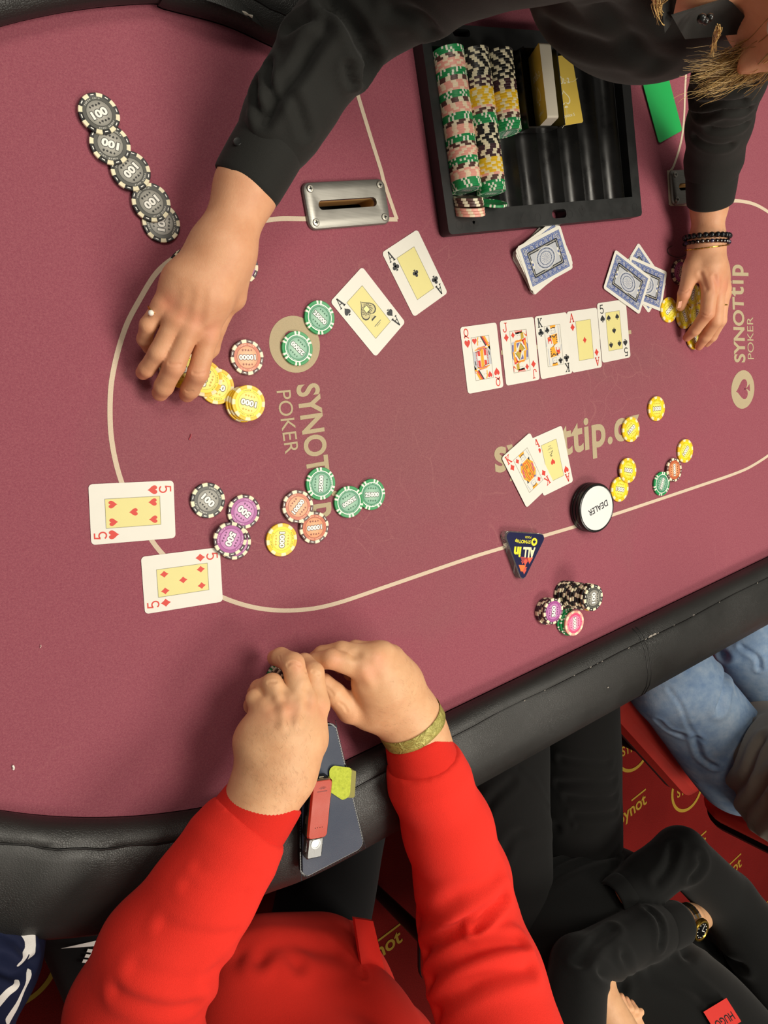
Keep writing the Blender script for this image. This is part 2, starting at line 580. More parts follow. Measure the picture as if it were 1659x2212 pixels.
# ================================================================== the poker table
def felt():
    t = NT('burgundy_cloth')
    co = t.coord()
    n1 = t.noise(co, 1500, 2, 0.7)
    n2 = t.noise(co, 520, 3, 0.7)
    big = t.noise(co, 3.2, 4, 0.55, 0.6)
    # worn middle of the table, where cards and hands slide
    mp = t.new('ShaderNodeMapping')
    mp.inputs['Location'].default_value = (-0.06, 0.02, 0)
    t.link(co, mp.inputs[0])
    mp2 = t.new('ShaderNodeMapping')
    mp2.inputs['Rotation'].default_value = (0, 0, -TA)
    mp2.inputs['Scale'].default_value = (1.25, 2.6, 1)
    t.link(mp.outputs[0], mp2.inputs[0])
    ln = t.new('ShaderNodeVectorMath', operation='LENGTH')
    t.link(mp2.outputs[0], ln.inputs[0])
    wear = t.ramp(t.math('ADD', ln.outputs['Value'], t.math('MULTIPLY', t.math('SUBTRACT', big, 0.5), 0.7)), [(0.25, (1, 1, 1)), (1.15, (0, 0, 0))])
    fresh = t.ramp(n2, [(0.3, lin('8f4858')), (0.7, lin('a35e69'))])
    worn = t.ramp(n2, [(0.3, lin('74605a')), (0.7, lin('867266'))])
    c = t.mix(wear, fresh, worn)
    c = t.mix(t.ramp(n1, [(0.35, (0.55,) * 3), (0.6, (0, 0, 0))]), c, lin('70404a'))
    # pale scratches: thin warped lines in patches
    wv = t.new('ShaderNodeTexVoronoi', feature='DISTANCE_TO_EDGE')
    wv.inputs['Scale'].default_value = 9
    nn = t.new('ShaderNodeTexNoise'); nn.inputs['Scale'].default_value = 4.5; nn.inputs['Detail'].default_value = 3
    t.link(co, nn.inputs['Vector'])
    mv = t.new('ShaderNodeMix', data_type='VECTOR'); mv.inputs[0].default_value = 0.16
    t.link(co, mv.inputs[4]); t.link(nn.outputs['Color'], mv.inputs[5])
    t.link(mv.outputs[1], wv.inputs['Vector'])
    sc = t.ramp(wv.outputs['Distance'], [(0.0, (1, 1, 1)), (0.007, (0, 0, 0))])
    wv2 = t.new('ShaderNodeTexVoronoi', feature='DISTANCE_TO_EDGE'); wv2.inputs['Scale'].default_value = 22
    t.link(mv.outputs[1], wv2.inputs['Vector'])
    sc2 = t.ramp(wv2.outputs['Distance'], [(0.0, (1, 1, 1)), (0.012, (0, 0, 0))])
    patch = t.ramp(t.noise(co, 7, 2), [(0.50, (0, 0, 0)), (0.62, (1, 1, 1))])
    k = t.math('MULTIPLY', t.math('MAXIMUM', sc, sc2), t.math('MULTIPLY', patch, t.math('MULTIPLY', t.math('ADD', wear, 0.1), 0.42)))
    c = t.mix(k, c, lin('d09a90'))
    t.out(c, 0.92, 0, t.bump(n1, 0.35, 0.0006), 0.12)
    t.b.inputs['Sheen Weight'].default_value = 0.18
    t.b.inputs['Sheen Tint'].default_value = lin('c08a86')
    return t.m
M_FELT = felt()
M_TAN = cloth('tan_print', 'b9a98a', 0.85, 900, 0.9, 0.0)
M_LINE = cloth('pale_line_print', 'd8c5ae', 0.85, 900, 0.9, 0.0)
M_RAIL = leather('black_rail_leather', '1d1d1c', 0.46, 430, 0.32)
M_BLACKWOOD = flat('141210', 0.6)
M_PLY = flat('d2a868', 0.85)

table = thing('poker_table', 'burgundy cloth poker table with black padded leather rail and tan printed lines', 'table', (0.6, 0, 0))

# outline of the cloth, in the table's own axes
low = [(u, -0.513) for u in (2.6, 1.8, 1.3, 1.0, 0.7, 0.5)]
end = [(0.38 + 0.57 * math.cos(a), -0.075 + 0.44 * math.sin(a)) for a in np.radians(np.arange(-96, -270, -6))]
end = [p for p in end if p[0] < 0.345]
upp = [(0.329, 0.3586), (0.391, 0.3473), (0.437, 0.331), (0.485, 0.312)]
inner = spline([np.array(p) for p in low + end + upp], 4)
felt_out = [tuple(p) for p in inner] + [(0.53, 0.34), (0.56, 0.42), (0.60, 0.47), (1.45, 0.47), (1.5, 0.40), (1.6, 0.34), (2.6, 0.34)]

def hole(c, hu, hv, r):
    """a slot with rounded ends through the cloth, in the table's axes"""
    return [(c[0] + p[0], c[1] + p[1]) for p in rounded(2 * hu, 2 * hv, r, 6)]
def to_tab(w): return np.array([w[:2] @ E1[:2], w[:2] @ E2[:2]])
PL1 = to_tab((at(650, 398) + at(830, 387) + at(838, 486) + at(661, 496)) / 4)
PL2 = to_tab(at(1446, 407)) + np.array([0.0565, 0.0])
holes = [hole(PL1, 0.0395, 0.0052, 0.0050), hole(PL2, 0.0395, 0.0052, 0.0050)]
loops = [[Vector((*p, 0)) for p in felt_out]] + [[Vector((*p, 0)) for p in h] for h in holes]
flatpts = [p for l in loops for p in l]
tri = tessellate_polygon(loops)
n = len(flatpts)
V = [tab(p[0], p[1], 0) for p in flatpts] + [tab(p[0], p[1], -0.03) for p in flatpts]
F = []
for a, b, c in tri:
    A, B, C_ = flatpts[a], flatpts[b], flatpts[c]
    up = (B.x - A.x) * (C_.y - A.y) - (B.y - A.y) * (C_.x - A.x) > 0
    F.append((a, b, c) if up else (a, c, b))
    F.append((a + n, c + n, b + n) if up else (a + n, b + n, c + n))
o0 = 0
FM = [0] * len(F)
for li, l in enumerate(loops):
    for i in range(len(l)):
        j = (i + 1) % len(l)
        F.append((o0 + i, o0 + j, o0 + j + n, o0 + i + n)); FM.append(1 if li else 0)
    o0 += len(l)
obj('cloth_top', V, F, [M_FELT, M_PLY], table, FM)

# wooden body and two column legs below
g = Geo()
body_out = [tuple(tab(*p)[:2]) for p in inset(np.array(felt_out), 0.06)]
g2 = Geo()
g2.prism(body_out[::-1] if sum(body_out[i][0] * body_out[(i + 1) % len(body_out)][1] - body_out[(i + 1) % len(body_out)][0] * body_out[i][1] for i in range(len(body_out))) < 0 else body_out, T - 0.10, T - 0.075)
g2.build('table_body', M_BLACKWOOD, table)
for u in (0.55, 1.75):
    lg = Geo()
    lg.lathe([(0.26, 0.0), (0.26, 0.02), (0.07, 0.05), (0.06, T - 0.1)], 28, tab(u, -0.05, -T))
    lg.build('table_leg', M_BLACKWOOD, table, smooth=40)

# the padded rail
prof = [(0.004, -0.004), (-0.001, 0.004), (-0.003, 0.012), (-0.0025, 0.022), (0.002, 0.0295), (0.009, 0.0345), (0.0155, 0.0365), (0.0172, 0.0352), (0.0185, 0.0366),
        (0.03, 0.0392), (0.05, 0.0402), (0.075, 0.038), (0.1, 0.030), (0.12, 0.017), (0.132, 0.0), (0.137, -0.02), (0.133, -0.042), (0.118, -0.058), (0.09, -0.064), (0.05, -0.064), (0.02, -0.05)]
path = np.array(inner)
def path_normals(p):
    t = np.gradient(p, axis=0); t /= np.linalg.norm(t, axis=1)[:, None]
    return np.c_[-t[:, 1], t[:, 0]]
def outward(p):
    nn = path_normals(p)
    s = -1 if (nn[0] @ np.array([0, -1])) < 0 else 1
    return nn * s
pn = outward(path)
V, F = [], []
K = len(prof); N = len(path)
wob = [0.0008 * math.sin(i * 1.7) + 0.0006 * math.sin(i * 0.61) for i in range(N)]
for i in range(N):
    for (d, z) in prof:
        q = path[i] + pn[i] * (d + (wob[i] if z > 0.03 else 0))
        V.append(tab(q[0], q[1], z + (wob[i] if z > 0.036 else 0)))
for i in range(N - 1):
    for k in range(K):
        l = (k + 1) % K
        F.append((i * K + k, i * K + l, (i + 1) * K + l, (i + 1) * K + k))
F.append(tuple(range(K))); F.append(tuple(range((N - 1) * K + K - 1, (N - 1) * K - 1, -1)))
rail = obj('rail', V, F, M_RAIL, table)
bm = bmesh.new(); bm.from_mesh(rail.data); bmesh.ops.recalc_face_normals(bm, faces=bm.faces); bm.to_mesh(rail.data); bm.free()
auto_smooth(rail, 50)
sm = Geo()
sm.tube([tab(*(path[i] + pn[i] * (0.0172 + wob[i])), 0.0362 + wob[i]) for i in range(N)], 0.0011, 6)
sm.build('rail_seam', flat('0b0b0b', 0.45), rail, smooth=60)
cs = Geo()                                       # the seam across the rail on the players' side
for du in (-0.004, 0.004):
    cs.tube([tab(0.893 + du + 0.012 * (d / 0.13), -0.513 - d, z + 0.0003) for d, z in prof[3:18]], 0.0010, 6)
cs.build('cross_seam', flat('0d0d0d', 0.4), rail, smooth=60)
fk = Geo()                                       # flecks where the leather has worn off along the seam
rnd = random.Random(3)
def fleck(u, d, z, s):
    k = 7
    P = [(u + s * rnd.uniform(.5, 1.2) * math.cos(2 * math.pi * i / k) * 1.8, -0.513 - d + s * rnd.uniform(.5, 1.1) * math.sin(2 * math.pi * i / k)) for i in range(k)]
    V = [tab(p[0], p[1], z) for p in P]
    fk.add(V, [tuple(range(k))])
for u, s in ((0.9, .002), (0.912, .0035), (0.921, .003), (0.93, .0012), (0.86, .0010), (0.80, .0012), (0.79, .0009), (0.775, .0012), (0.74, .0008), (0.68, .0009), (0.64, .001), (1.02, .002), (1.09, .0008), (0.97, .001), (1.2, .001)):
    fleck(u, 0.0165, 0.0372, s)
fleck(0.803, 0.06, 0.0405, .0012)
o = fk.build('worn_fleck', flat('9a938a', 0.9), rail)
o['kind'] = 'stuff'
def upper_fleck(px0, px1):
    pts = [at(px0[0] + (px1[0] - px0[0]) * t, px0[1] + (px1[1] - px0[1]) * t, 0.0372) for t in np.linspace(0, 1, 12)]
    g = Geo()
    g.tube(pts, [0.0006 + 0.0012 * abs(math.sin(i * 1.9)) for i in range(12)], 6)
    return g.build('worn_edge', flat('a49d92', 0.9), rail)
upper_fleck((462, -2), (545, 36))

# printed lines
_lines = [0]
def felt_line(pix, w, m=M_LINE, L=1, smooth=True):
    _lines[0] += 1; L = L + _lines[0] * .5
    p = [at(*q)[:2] for q in pix]
    ln = Print(); ln.stroke(spline(p, 6) if smooth else p, w, m, L)
    ln.world(lambda x, y, z: (x, y, T + 0.0003 + z), 'printed_line', table)
felt_line([(858, 474), (670, 473), (590, 474), (500, 492), (430, 520), (390, 547), (340, 587), (300, 650), (270, 710), (247, 790), (238, 860), (241, 950), (262, 1040), (300, 1120), (345, 1190),
           (410, 1247), (480, 1290), (560, 1314), (640, 1318), (720, 1305), (840, 1265), (1000, 1210), (1080, 1185), (1240, 1138), (1330, 1110), (1500, 1053), (1590, 1022), (1630, 1003), (1670, 975), (1700, 940)], 0.0052)
felt_line([(735, 60), (767, 185), (800, 295), (822, 365), (830, 395), (857, 474)], 0.0052)
felt_line([(1486, 90), (1480, 185), (1477, 260), (1470, 310), (1455, 358), (1445, 372)], 0.0042)
felt_line([(1443, 368), (1447, 443)], 0.0056, smooth=False)
felt_line([(1447, 441), (1500, 440), (1560, 436), (1590, 434), (1622, 439), (1650, 452), (1690, 480)], 0.0056)
felt_line([(1082, 762), (1363, 717)], 0.006, M_TAN, smooth=False)
def flush_print():
    global lt
    lt.world(lambda x, y, z: (x, y, T + 0.0003 + z), 'printed_lettering', table); lt = Print()
lt = Print()
c = at(637, 744)
lt.disc(c[0], c[1], 0.0325, M_TAN, 1, 48)
def turned(kind, c, h, ang, m, L):
    P = Print(); suit(P, kind, 0, 0, h, m, 1)
    ca, sa = math.cos(ang), math.sin(ang)
    lt.raw([(c[0] + p[0] * ca - p[1] * sa, c[1] + p[0] * sa + p[1] * ca) for p in P.v], P.f, m, L)
turned('spade', c, 0.038, TA - math.pi / 2, M_FELT, 2)
lettering(lt, 'SYNOT', (641, 832), (666, 1026), (690, 826), M_TAN, 'H', 0.028)
lettering(lt, 'tip', (668, 1034), (676, 1122), (712, 1028), M_TAN, 'x', 0.026, space=1.22)
lettering(lt, 'POKER', (597, 845), (616, 981), (627, 842), M_TAN, 'H', 0.0)
flush_print()
c = at(1604.5, 841.5)
lt.disc(c[0], c[1], 0.0335, M_TAN, 1, 48)
turned('spade', c, 0.042, TA + math.pi / 2, M_FELT, 2)
lettering(lt, 'SYNOT', (1609, 783), (1605, 643), (1585, 783), M_TAN, 'H', 0.028)
lettering(lt, 'tip', (1605, 640), (1604, 572), (1581, 640), M_TAN, 'x', 0.026, space=1.22)
lettering(lt, 'POKER', (1628, 776), (1626, 685), (1615, 776), M_TAN, 'H', 0.0)
flush_print()
lettering(lt, 'synottip.cz', (1070, 1020), (1382, 940), (1066, 966), M_TAN, 'x', 0.026, space=1.06)
lt.world(lambda x, y, z: (x, y, T + 0.0003 + z), 'printed_lettering', table)

# steel plates of the two drop slots, screwed to the table
def steel():
    t = NT('brushed_steel')
    co = t.coord(scale=(30, 500, 500), rot=(0, 0, -TA))
    n = t.noise(co, 1.0, 3)
    s = t.noise(t.coord(), 30, 4)
    r = t.ramp(s, [(0.3, (0.30,) * 3), (0.7, (0.42,) * 3)])
    return t.out(t.mix(n, lin('7f7d77'), lin('9d9b94')), r, 0.7, None)
M_STEEL = steel()
M_SCREW = flat('b3b0a6', 0.35, 0.9)
M_DARK = flat('050505', 0.8)
def drop_slot(c):
    p = thing('drop_slot', None, None, tab(c[0], c[1], 0))
    p.parent = table; p.location = tuple(tab(c[0], c[1], 0) - np.array(table.location))
    outer = [rounded(0.113, 0.0525, 0.009, 6), rounded(0.113, 0.0525, 0.009, 6), rounded(0.1105, 0.050, 0.008, 6), rounded(0.105, 0.0445, 0.006, 6), rounded(0.092, 0.032, 0.004, 6)]
    zz = [0.0002, 0.0028, 0.0048, 0.0058, 0.0060]
    slot = rounded(0.080, 0.0106, 0.0052, 6)
    slot_in = [slot, slot]
    V, F = [], []
    n = len(outer[0])
    for ring, z in zip(outer, zz): V += [tab(c[0] + q[0], c[1] + q[1], z) for q in ring]
    for ring, z in zip((slot, slot), (0.0054, 0.0004)): V += [tab(c[0] + q[0], c[1] + q[1], z) for q in ring]
    R = len(zz) + 2
    for r in range(R - 1):
        for i in range(n):
            j = (i + 1) % n
            F.append((r * n + i, r * n + j, (r + 1) * n + j, (r + 1) * n + i))
    o = obj('slot_plate', V, F, M_STEEL, p)
    auto_smooth(o, 22)
    for sx in (-1, 1):
        for sy in (-1, 1):
            k = np.array([c[0] + sx * 0.0475, c[1] + sy * 0.0185])
            g = Geo()
            ax = np.array([E1, E2, [0, 0, 1]])
            g.lathe([(0.0044, 0.0052), (0.0044, 0.0066), (0.0038, 0.0072), (0.0012, 0.0074)], 18, tab(k[0], k[1], 0), 0)
            for a in (0.3, 0.3 + math.pi / 2):
                d = np.array([math.cos(a), math.sin(a), 0]); e = np.array([-math.sin(a), math.cos(a), 0])
                g.box(tab(k[0], k[1], 0.0073), (0.0022, 0.0005, 0.00025), (d, e, (0, 0, 1)), 1)
            g.build('screw', [M_SCREW, M_DARK], p, smooth=40)
    w = Geo()
    ring = [tuple(tab(c[0] + q[0], c[1] + q[1])[:2]) for q in rounded(0.086, 0.016, 0.002, 3)]
    w.prism(ring, T - 0.075, T - 0.07)
    w.build('slot_well', M_DARK, p)
drop_slot(PL1)
drop_slot(PL2)
# ================================================================== playing cards
CW, CH, CT, CR = 0.063, 0.088, 0.0003, 0.0042
M_CARD = flat('e2dfd5', 0.4, 0, 0.4, 'card_white')
M_CARD_EDGE = flat('cfcabd', 0.6)
M_RED = flat('d23a2c', 0.5)
M_INK = flat('23262a', 0.5)
M_YEL = flat('e0d68e', 0.5)
M_HAIR = flat('7d7a66', 0.5)
M_BLUE = flat('5b6a9c', 0.5)
M_BLUE2 = flat('a2abc2', 0.5)
M_PALE = flat('dfdcd2', 0.5)
M_ORANGE = flat('f0a31e', 0.5)
M_GREY = flat('b9bcc2', 0.5)
M_PURP = flat('6d6597', 0.5)
M_GOLDHAIR = flat('b79a2e', 0.5)
M_PINKP = flat('c65a6c', 0.5)

def card_mesh(name, w=CW, h=CH, t=CT, r=CR, mat=None):
    g = Geo()
    g.prism(rounded(w, h, r, 5), 0, t, 0)
    return np_mesh(name, g.v, g.f, [mat or M_CARD], g.m)
ME_CARD = card_mesh('playing_card')

def letter(P, ch, x, y, h, m, up=1):
    """index letters with slab serifs, drawn as strokes"""
    w = h * 0.085
    def T_(pts): return [(x + a * h * up, y + b * h * up) for a, b in pts]
    S = lambda pts, k=1.0, closed=False: P.stroke(T_(pts), w * k * 1.25, m, 2, closed)
    if ch == 'A':
        S([(-.27, -.48), (0, .5)], .8); S([(0, .5), (.27, -.48)], 1.5); S([(-.17, -.14), (.17, -.14)], .8)
        S([(-.38, -.47), (-.15, -.47)], .9); S([(.12, -.47), (.40, -.47)], .9)
    elif ch == 'K':
        S([(-.18, .5), (-.18, -.5)], 1.4); S([(.28, .47), (-.16, -.05)], .8); S([(-.06, .06), (.27, -.47)], 1.4)
        S([(-.34, .47), (-.02, .47)], .9); S([(-.34, -.47), (-.02, -.47)], .9); S([(.12, .47), (.38, .47)], .9); S([(.12, -.47), (.40, -.47)], .9)
    elif ch == 'Q':
        pts = [(.26 * math.cos(a), .12 + .38 * math.sin(a)) for a in np.linspace(0, 2 * math.pi, 22)[:-1]]
        S(pts, 1.1, True); S([(-.28, -.30), (-.1, -.18), (.08, -.36), (.34, -.50)], 1.0)
        S([(-.1, -.18), (-.25, -.42), (-.3, -.3)], .8)
    elif ch == 'J':
        pts = [(.12, .47), (.12, -.22)] + [(-.08 + .20 * math.cos(a), -.26 + .22 * math.sin(a)) for a in np.linspace(0, -math.pi, 10)]
        S(pts, 1.1); S([(-.1, .47), (.30, .47)], .9); S([(-.28, -.26), (-.28, -.16)], 1.6)
    elif ch == '5':
        pts = [(.24, .47), (-.18, .47), (-.22, .06)] + [(-.0 + .28 * math.cos(a), -.18 + .30 * math.sin(a)) for a in np.linspace(2.2, -2.6, 16)]
        S(pts, 1.15)

def index(P, ch, kind, m):
    def f():
        letter(P, ch, -CW / 2 + 0.0088, CH / 2 - 0.0095, 0.0125, m)
        suit(P, kind, -CW / 2 + 0.0090, CH / 2 - 0.0232, 0.0112, m, 2)
    P.part(f)

FW, FH = 0.0308, 0.057
def frame(P, fill):
    if fill is not None: P.rect(-FW / 2, -FH / 2, FW / 2, FH / 2, fill, 1)
    P.stroke([(-FW / 2, -FH / 2), (FW / 2, -FH / 2), (FW / 2, FH / 2), (-FW / 2, FH / 2)], 0.0004, M_HAIR, 5, True)

def court(P, ch, kind, m):
    """a double-headed picture in flat colours; drawn for the upper half and turned"""
    x0, x1, y1 = -FW / 2, FW / 2, FH / 2
    q = lambda pts, mm, L=2: P.poly([(a * FW / 2, b * FH / 2) for a, b in pts], mm, L)
    st = lambda pts, w, mm, L=4: P.stroke([(a * FW / 2, b * FH / 2) for a, b in pts], w, mm, L)
    def half():
        if ch == 'Q':
            q([(.1, 1), (.55, 1), (.98, .55), (.98, .3), (.6, .62)], M_ORANGE)
            q([(.0, 1), (.14, 1), (.62, .55), (.50, .52)], M_INK, 3)
            q([(.14, 1), (.30, 1), (.74, .6), (.62, .55)], M_RED, 3)
            P.disc(-.1 * FW / 2, .73 * FH / 2, .0042, M_PALE, 3, 20, .0058)
            st([(-.22, .98), (-.34, .86), (-.36, .6)], .0016, M_ORANGE)
            q([(-.4, .5), (.4, .55), (.62, .4), (-.62, .38)], M_PINKP)
            st([(-.75, .38), (-.3, .47), (.2, .50), (.7, .42)], .0012, M_ORANGE)
            q([(-1, .35), (-.45, .30), (-.55, -.0), (-1, .0)], M_GREY)
            q([(.45, .42), (1, .52), (1, .0), (.5, .0)], M_GREY)
            q([(-.16, .42), (.2, .44), (.16, 0), (-.16, 0)], M_ORANGE, 3)
            q([(-.5, .34), (-.2, .36), (-.2, .1), (-.45, .12)], M_RED, 3)
            q([(.24, .40), (.5, .38), (.5, .1), (.24, .1)], M_RED, 3)
            for k in range(5):
                P.disc(-.62 * FW / 2, (.3 - k * .07) * FH / 2, .0008, M_RED, 5, 8)
                P.disc(.62 * FW / 2, (.34 - k * .07) * FH / 2, .0008, M_RED, 5, 8)
            st([(-.7, .3), (-.3, .34), (0, .40)], .0006, M_INK, 5)
            st([(.8, .3), (.85, .1)], .0014, M_INK, 5)
            P.disc(.88 * FW / 2, .62 * FH / 2, .0016, M_PINKP, 4, 10)
            P.disc(.88 * FW / 2, .62 * FH / 2, .0009, M_PALE, 5, 8)
        elif ch == 'J':
            q([(-.45, 1), (.5, 1), (.42, .9), (-.35, .88)], M_RED)
            st([(-.4, .96), (.4, .97)], .0007, M_PALE)
            q([(-.38, .9), (.45, .93), (.4, .86), (-.34, .82)], M_INK, 3)
            P.disc(-.05 * FW / 2, .72 * FH / 2, .0040, M_PALE, 3, 20, .0056)
            q([(.25, .9), (.55, .9), (.62, .6), (.25, .55)], M_GOLDHAIR, 3)
            q([(-.5, .52), (.35, .58), (.45, .46), (-.4, .42)], M_ORANGE)
            st([(-.45, .47), (.38, .52)], .0006, M_RED, 5)
            q([(-.95, .45), (-.45, .50), (-.65, .05), (-.95, 0)], M_GREY)
            q([(-.6, .46), (-.38, .44), (-.45, 0), (-.75, 0)], M_ORANGE, 3)
            q([(-.9, .35), (-.7, .33), (-.78, 0), (-.95, 0)], M_PURP, 3)
            q([(.3, .52), (.8, .62), (.85, .3), (.55, .25)], M_RED, 2)
            q([(.55, .5), (.75, .5), (.92, 0), (.7, 0)], M_ORANGE, 3)
            q([(.86, .4), (.98, .3), (1, 0), (.9, 0)], M_PURP, 3)
            q([(-.35, .40), (.1, .42), (-.3, .12)], M_PURP, 3)
            q([(.12, .42), (.55, .1), (.35, 0), (-.2, .0)], M_GOLDHAIR, 3)
            st([(.15, .44), (-.4, .06)], .0011, M_PALE, 5); st([(.12, .42), (.6, .06)], .0007, M_INK, 5)
            q([(0, .1), (.18, 0), (0, -.05), (-.12, 0)], M_RED, 5)
            st([(.7, .8), (.95, .7), (.98, .95)], .0012, M_RED)
            st([(.6, .86), (.9, .66)], .0008, M_ORANGE, 5)
        else:
            q([(-.30, 1), (.45, 1), (.36, .86), (-.22, .84)], M_ORANGE)
            st([(-.22, .85), (.08, .89), (.36, .87)], .0010, M_INK)
            q([(-.2, .84), (.34, .86), (.42, .62), (-.22, .58)], M_GREY, 2)
            P.disc(.04 * FW / 2, .71 * FH / 2, .0036, M_PALE, 3, 18, .0044)
            st([(-.1, .62), (.1, .60), (.3, .64)], .0008, M_GREY, 5)
            if kind == 'club':
                q([(-.3, .52), (.55, .58), (.5, .1), (-.2, .0), (.0, .0)], M_ORANGE)
                q([(-.72, .42), (-.3, .5), (-.2, .1), (-.65, .12)], M_RED, 3)
                q([(-.45, .54), (-.2, .5), (-.3, .3)], M_INK, 4)
                st([(-.16, .50), (.12, .40), (.42, .54)], .0014, M_INK)
                for k in range(4): P.disc(.44 * FW / 2, (.5 - k * .11) * FH / 2, .0010, M_INK, 5, 8)
                P.disc(-.45 * FW / 2, .17 * FH / 2, .0024, M_PALE, 5, 12)
                st([(.75, .95), (.78, .1)], .0012, M_GREY)
                st([(-.8, .3), (-.95, .0)], .0014, M_GREY)
                st([(-.7, .42), (-.3, .36)], .0007, M_ORANGE, 5)
            else:
                q([(-.5, .5), (.5, .55), (.9, .2), (.8, 0), (-.8, 0), (-.85, .2)], M_ORANGE)
                q([(-.16, .5), (.16, .5), (.16, 0), (-.16, 0)], M_ORANGE, 3)
                st([(-.22, .5), (-.25, .2), (-.2, 0)], .0012, M_RED); st([(.22, .5), (.30, .2), (.25, 0)], .0012, M_RED)
                st([(-.34, .48), (-.45, .2), (-.4, 0)], .0006, M_INK); st([(.34, .5), (.50, .2), (.45, 0)], .0006, M_INK)
                q([(-.7, .2), (-.5, .3), (-.5, 0), (-.7, 0)], M_PINKP, 3); q([(.62, .26), (.8, .16), (.8, 0), (.6, 0)], M_PINKP, 3)
                q([(.5, .54), (.75, .56), (.62, .36)], M_INK, 4)
                st([(-.06, .3), (-.06, .1)], .0009, M_INK, 5); st([(.08, .3), (.08, .1)], .0009, M_INK, 5)
                q([(-.1, .46), (.1, .46), (0, .34)], M_RED, 5)
                st([(.75, .95), (.85, .6)], .0010, M_GREY); st([(-.5, .58), (-.8, .3)], .0009, M_GREY)
                q([(-.6, .5), (-.3, .56), (-.35, .42)], M_PURP, 4)
        suit(P, kind, -.66 * FW / 2, .80 * FH / 2, .0088, m, 5)
        for ex in (-.12, .10):
            P.disc((ex - (.1 if ch == 'Q' else .02)) * FW / 2, (.76 if ch != 'K' else .74) * FH / 2, .0005, M_INK, 6, 6)
    frame(P, M_PALE)
    P.part(half)

def face(ch, kind):
    P = Print()
    m = M_RED if kind in ('heart', 'diamond') else M_INK
    index(P, ch, kind, m)
    if ch in 'KQJ': court(P, ch, kind, m)
    elif ch == '5':
        frame(P, M_YEL)
        for px in (-.0093, .0093):
            suit(P, kind, px, .0205, .0095, m, 3); suit(P, kind, px, -.0205, .0095, m, 3, -1)
        suit(P, kind, 0, 0, .0095, m, 3, -1 if kind == 'spade' else 1)
    else:
        frame(P, M_YEL)
        if kind == 'spade':
            suit(P, 'spade', 0, 0.0035, .029, M_INK, 2)
            suit(P, 'spade', 0, 0.0038, .0255, flat('c9c08a', 0.5), 3)
            for i in range(40):                       # filigree inside the big pip
                a = i * 2.4; r = .0082 * math.sqrt((i + .5) / 40)
                P.ring(r * math.cos(a), .0045 + r * math.sin(a) * .85, .0004, .0009, M_INK, 4, 7)
            P.rect(-.0034, .0015, .0034, .0085, flat('efe6a0', .5), 5)
            P.stroke([(-.0034, .0015), (.0034, .0015), (.0034, .0085), (-.0034, .0085)], .0005, M_INK, 6, True)
            P.stroke([(-.0062, -.0175), (.0062, -.0175)], .0010, M_HAIR, 3); P.stroke([(-.0035, -.0195), (.0035, -.0195)], .0005, M_HAIR, 3)
        elif kind == 'heart':
            suit(P, kind, 0, -.001, .0098, m, 3, -1)
            for yy, w in ((.0225, .003), (.0195, .003), (.018, .0052), (.0135, .0042)):
                P.stroke([(-w, yy), (w, yy)], .0006, M_HAIR, 3)
            P.stroke([(.0035, .0155), (.001, .0105), (-.0025, .0095), (.001, .0075), (-.002, .0070)], .0008, M_INK, 3)
        else:
            suit(P, kind, 0, 0, .0098, m, 3, -1)
    return P.mesh('face_print')

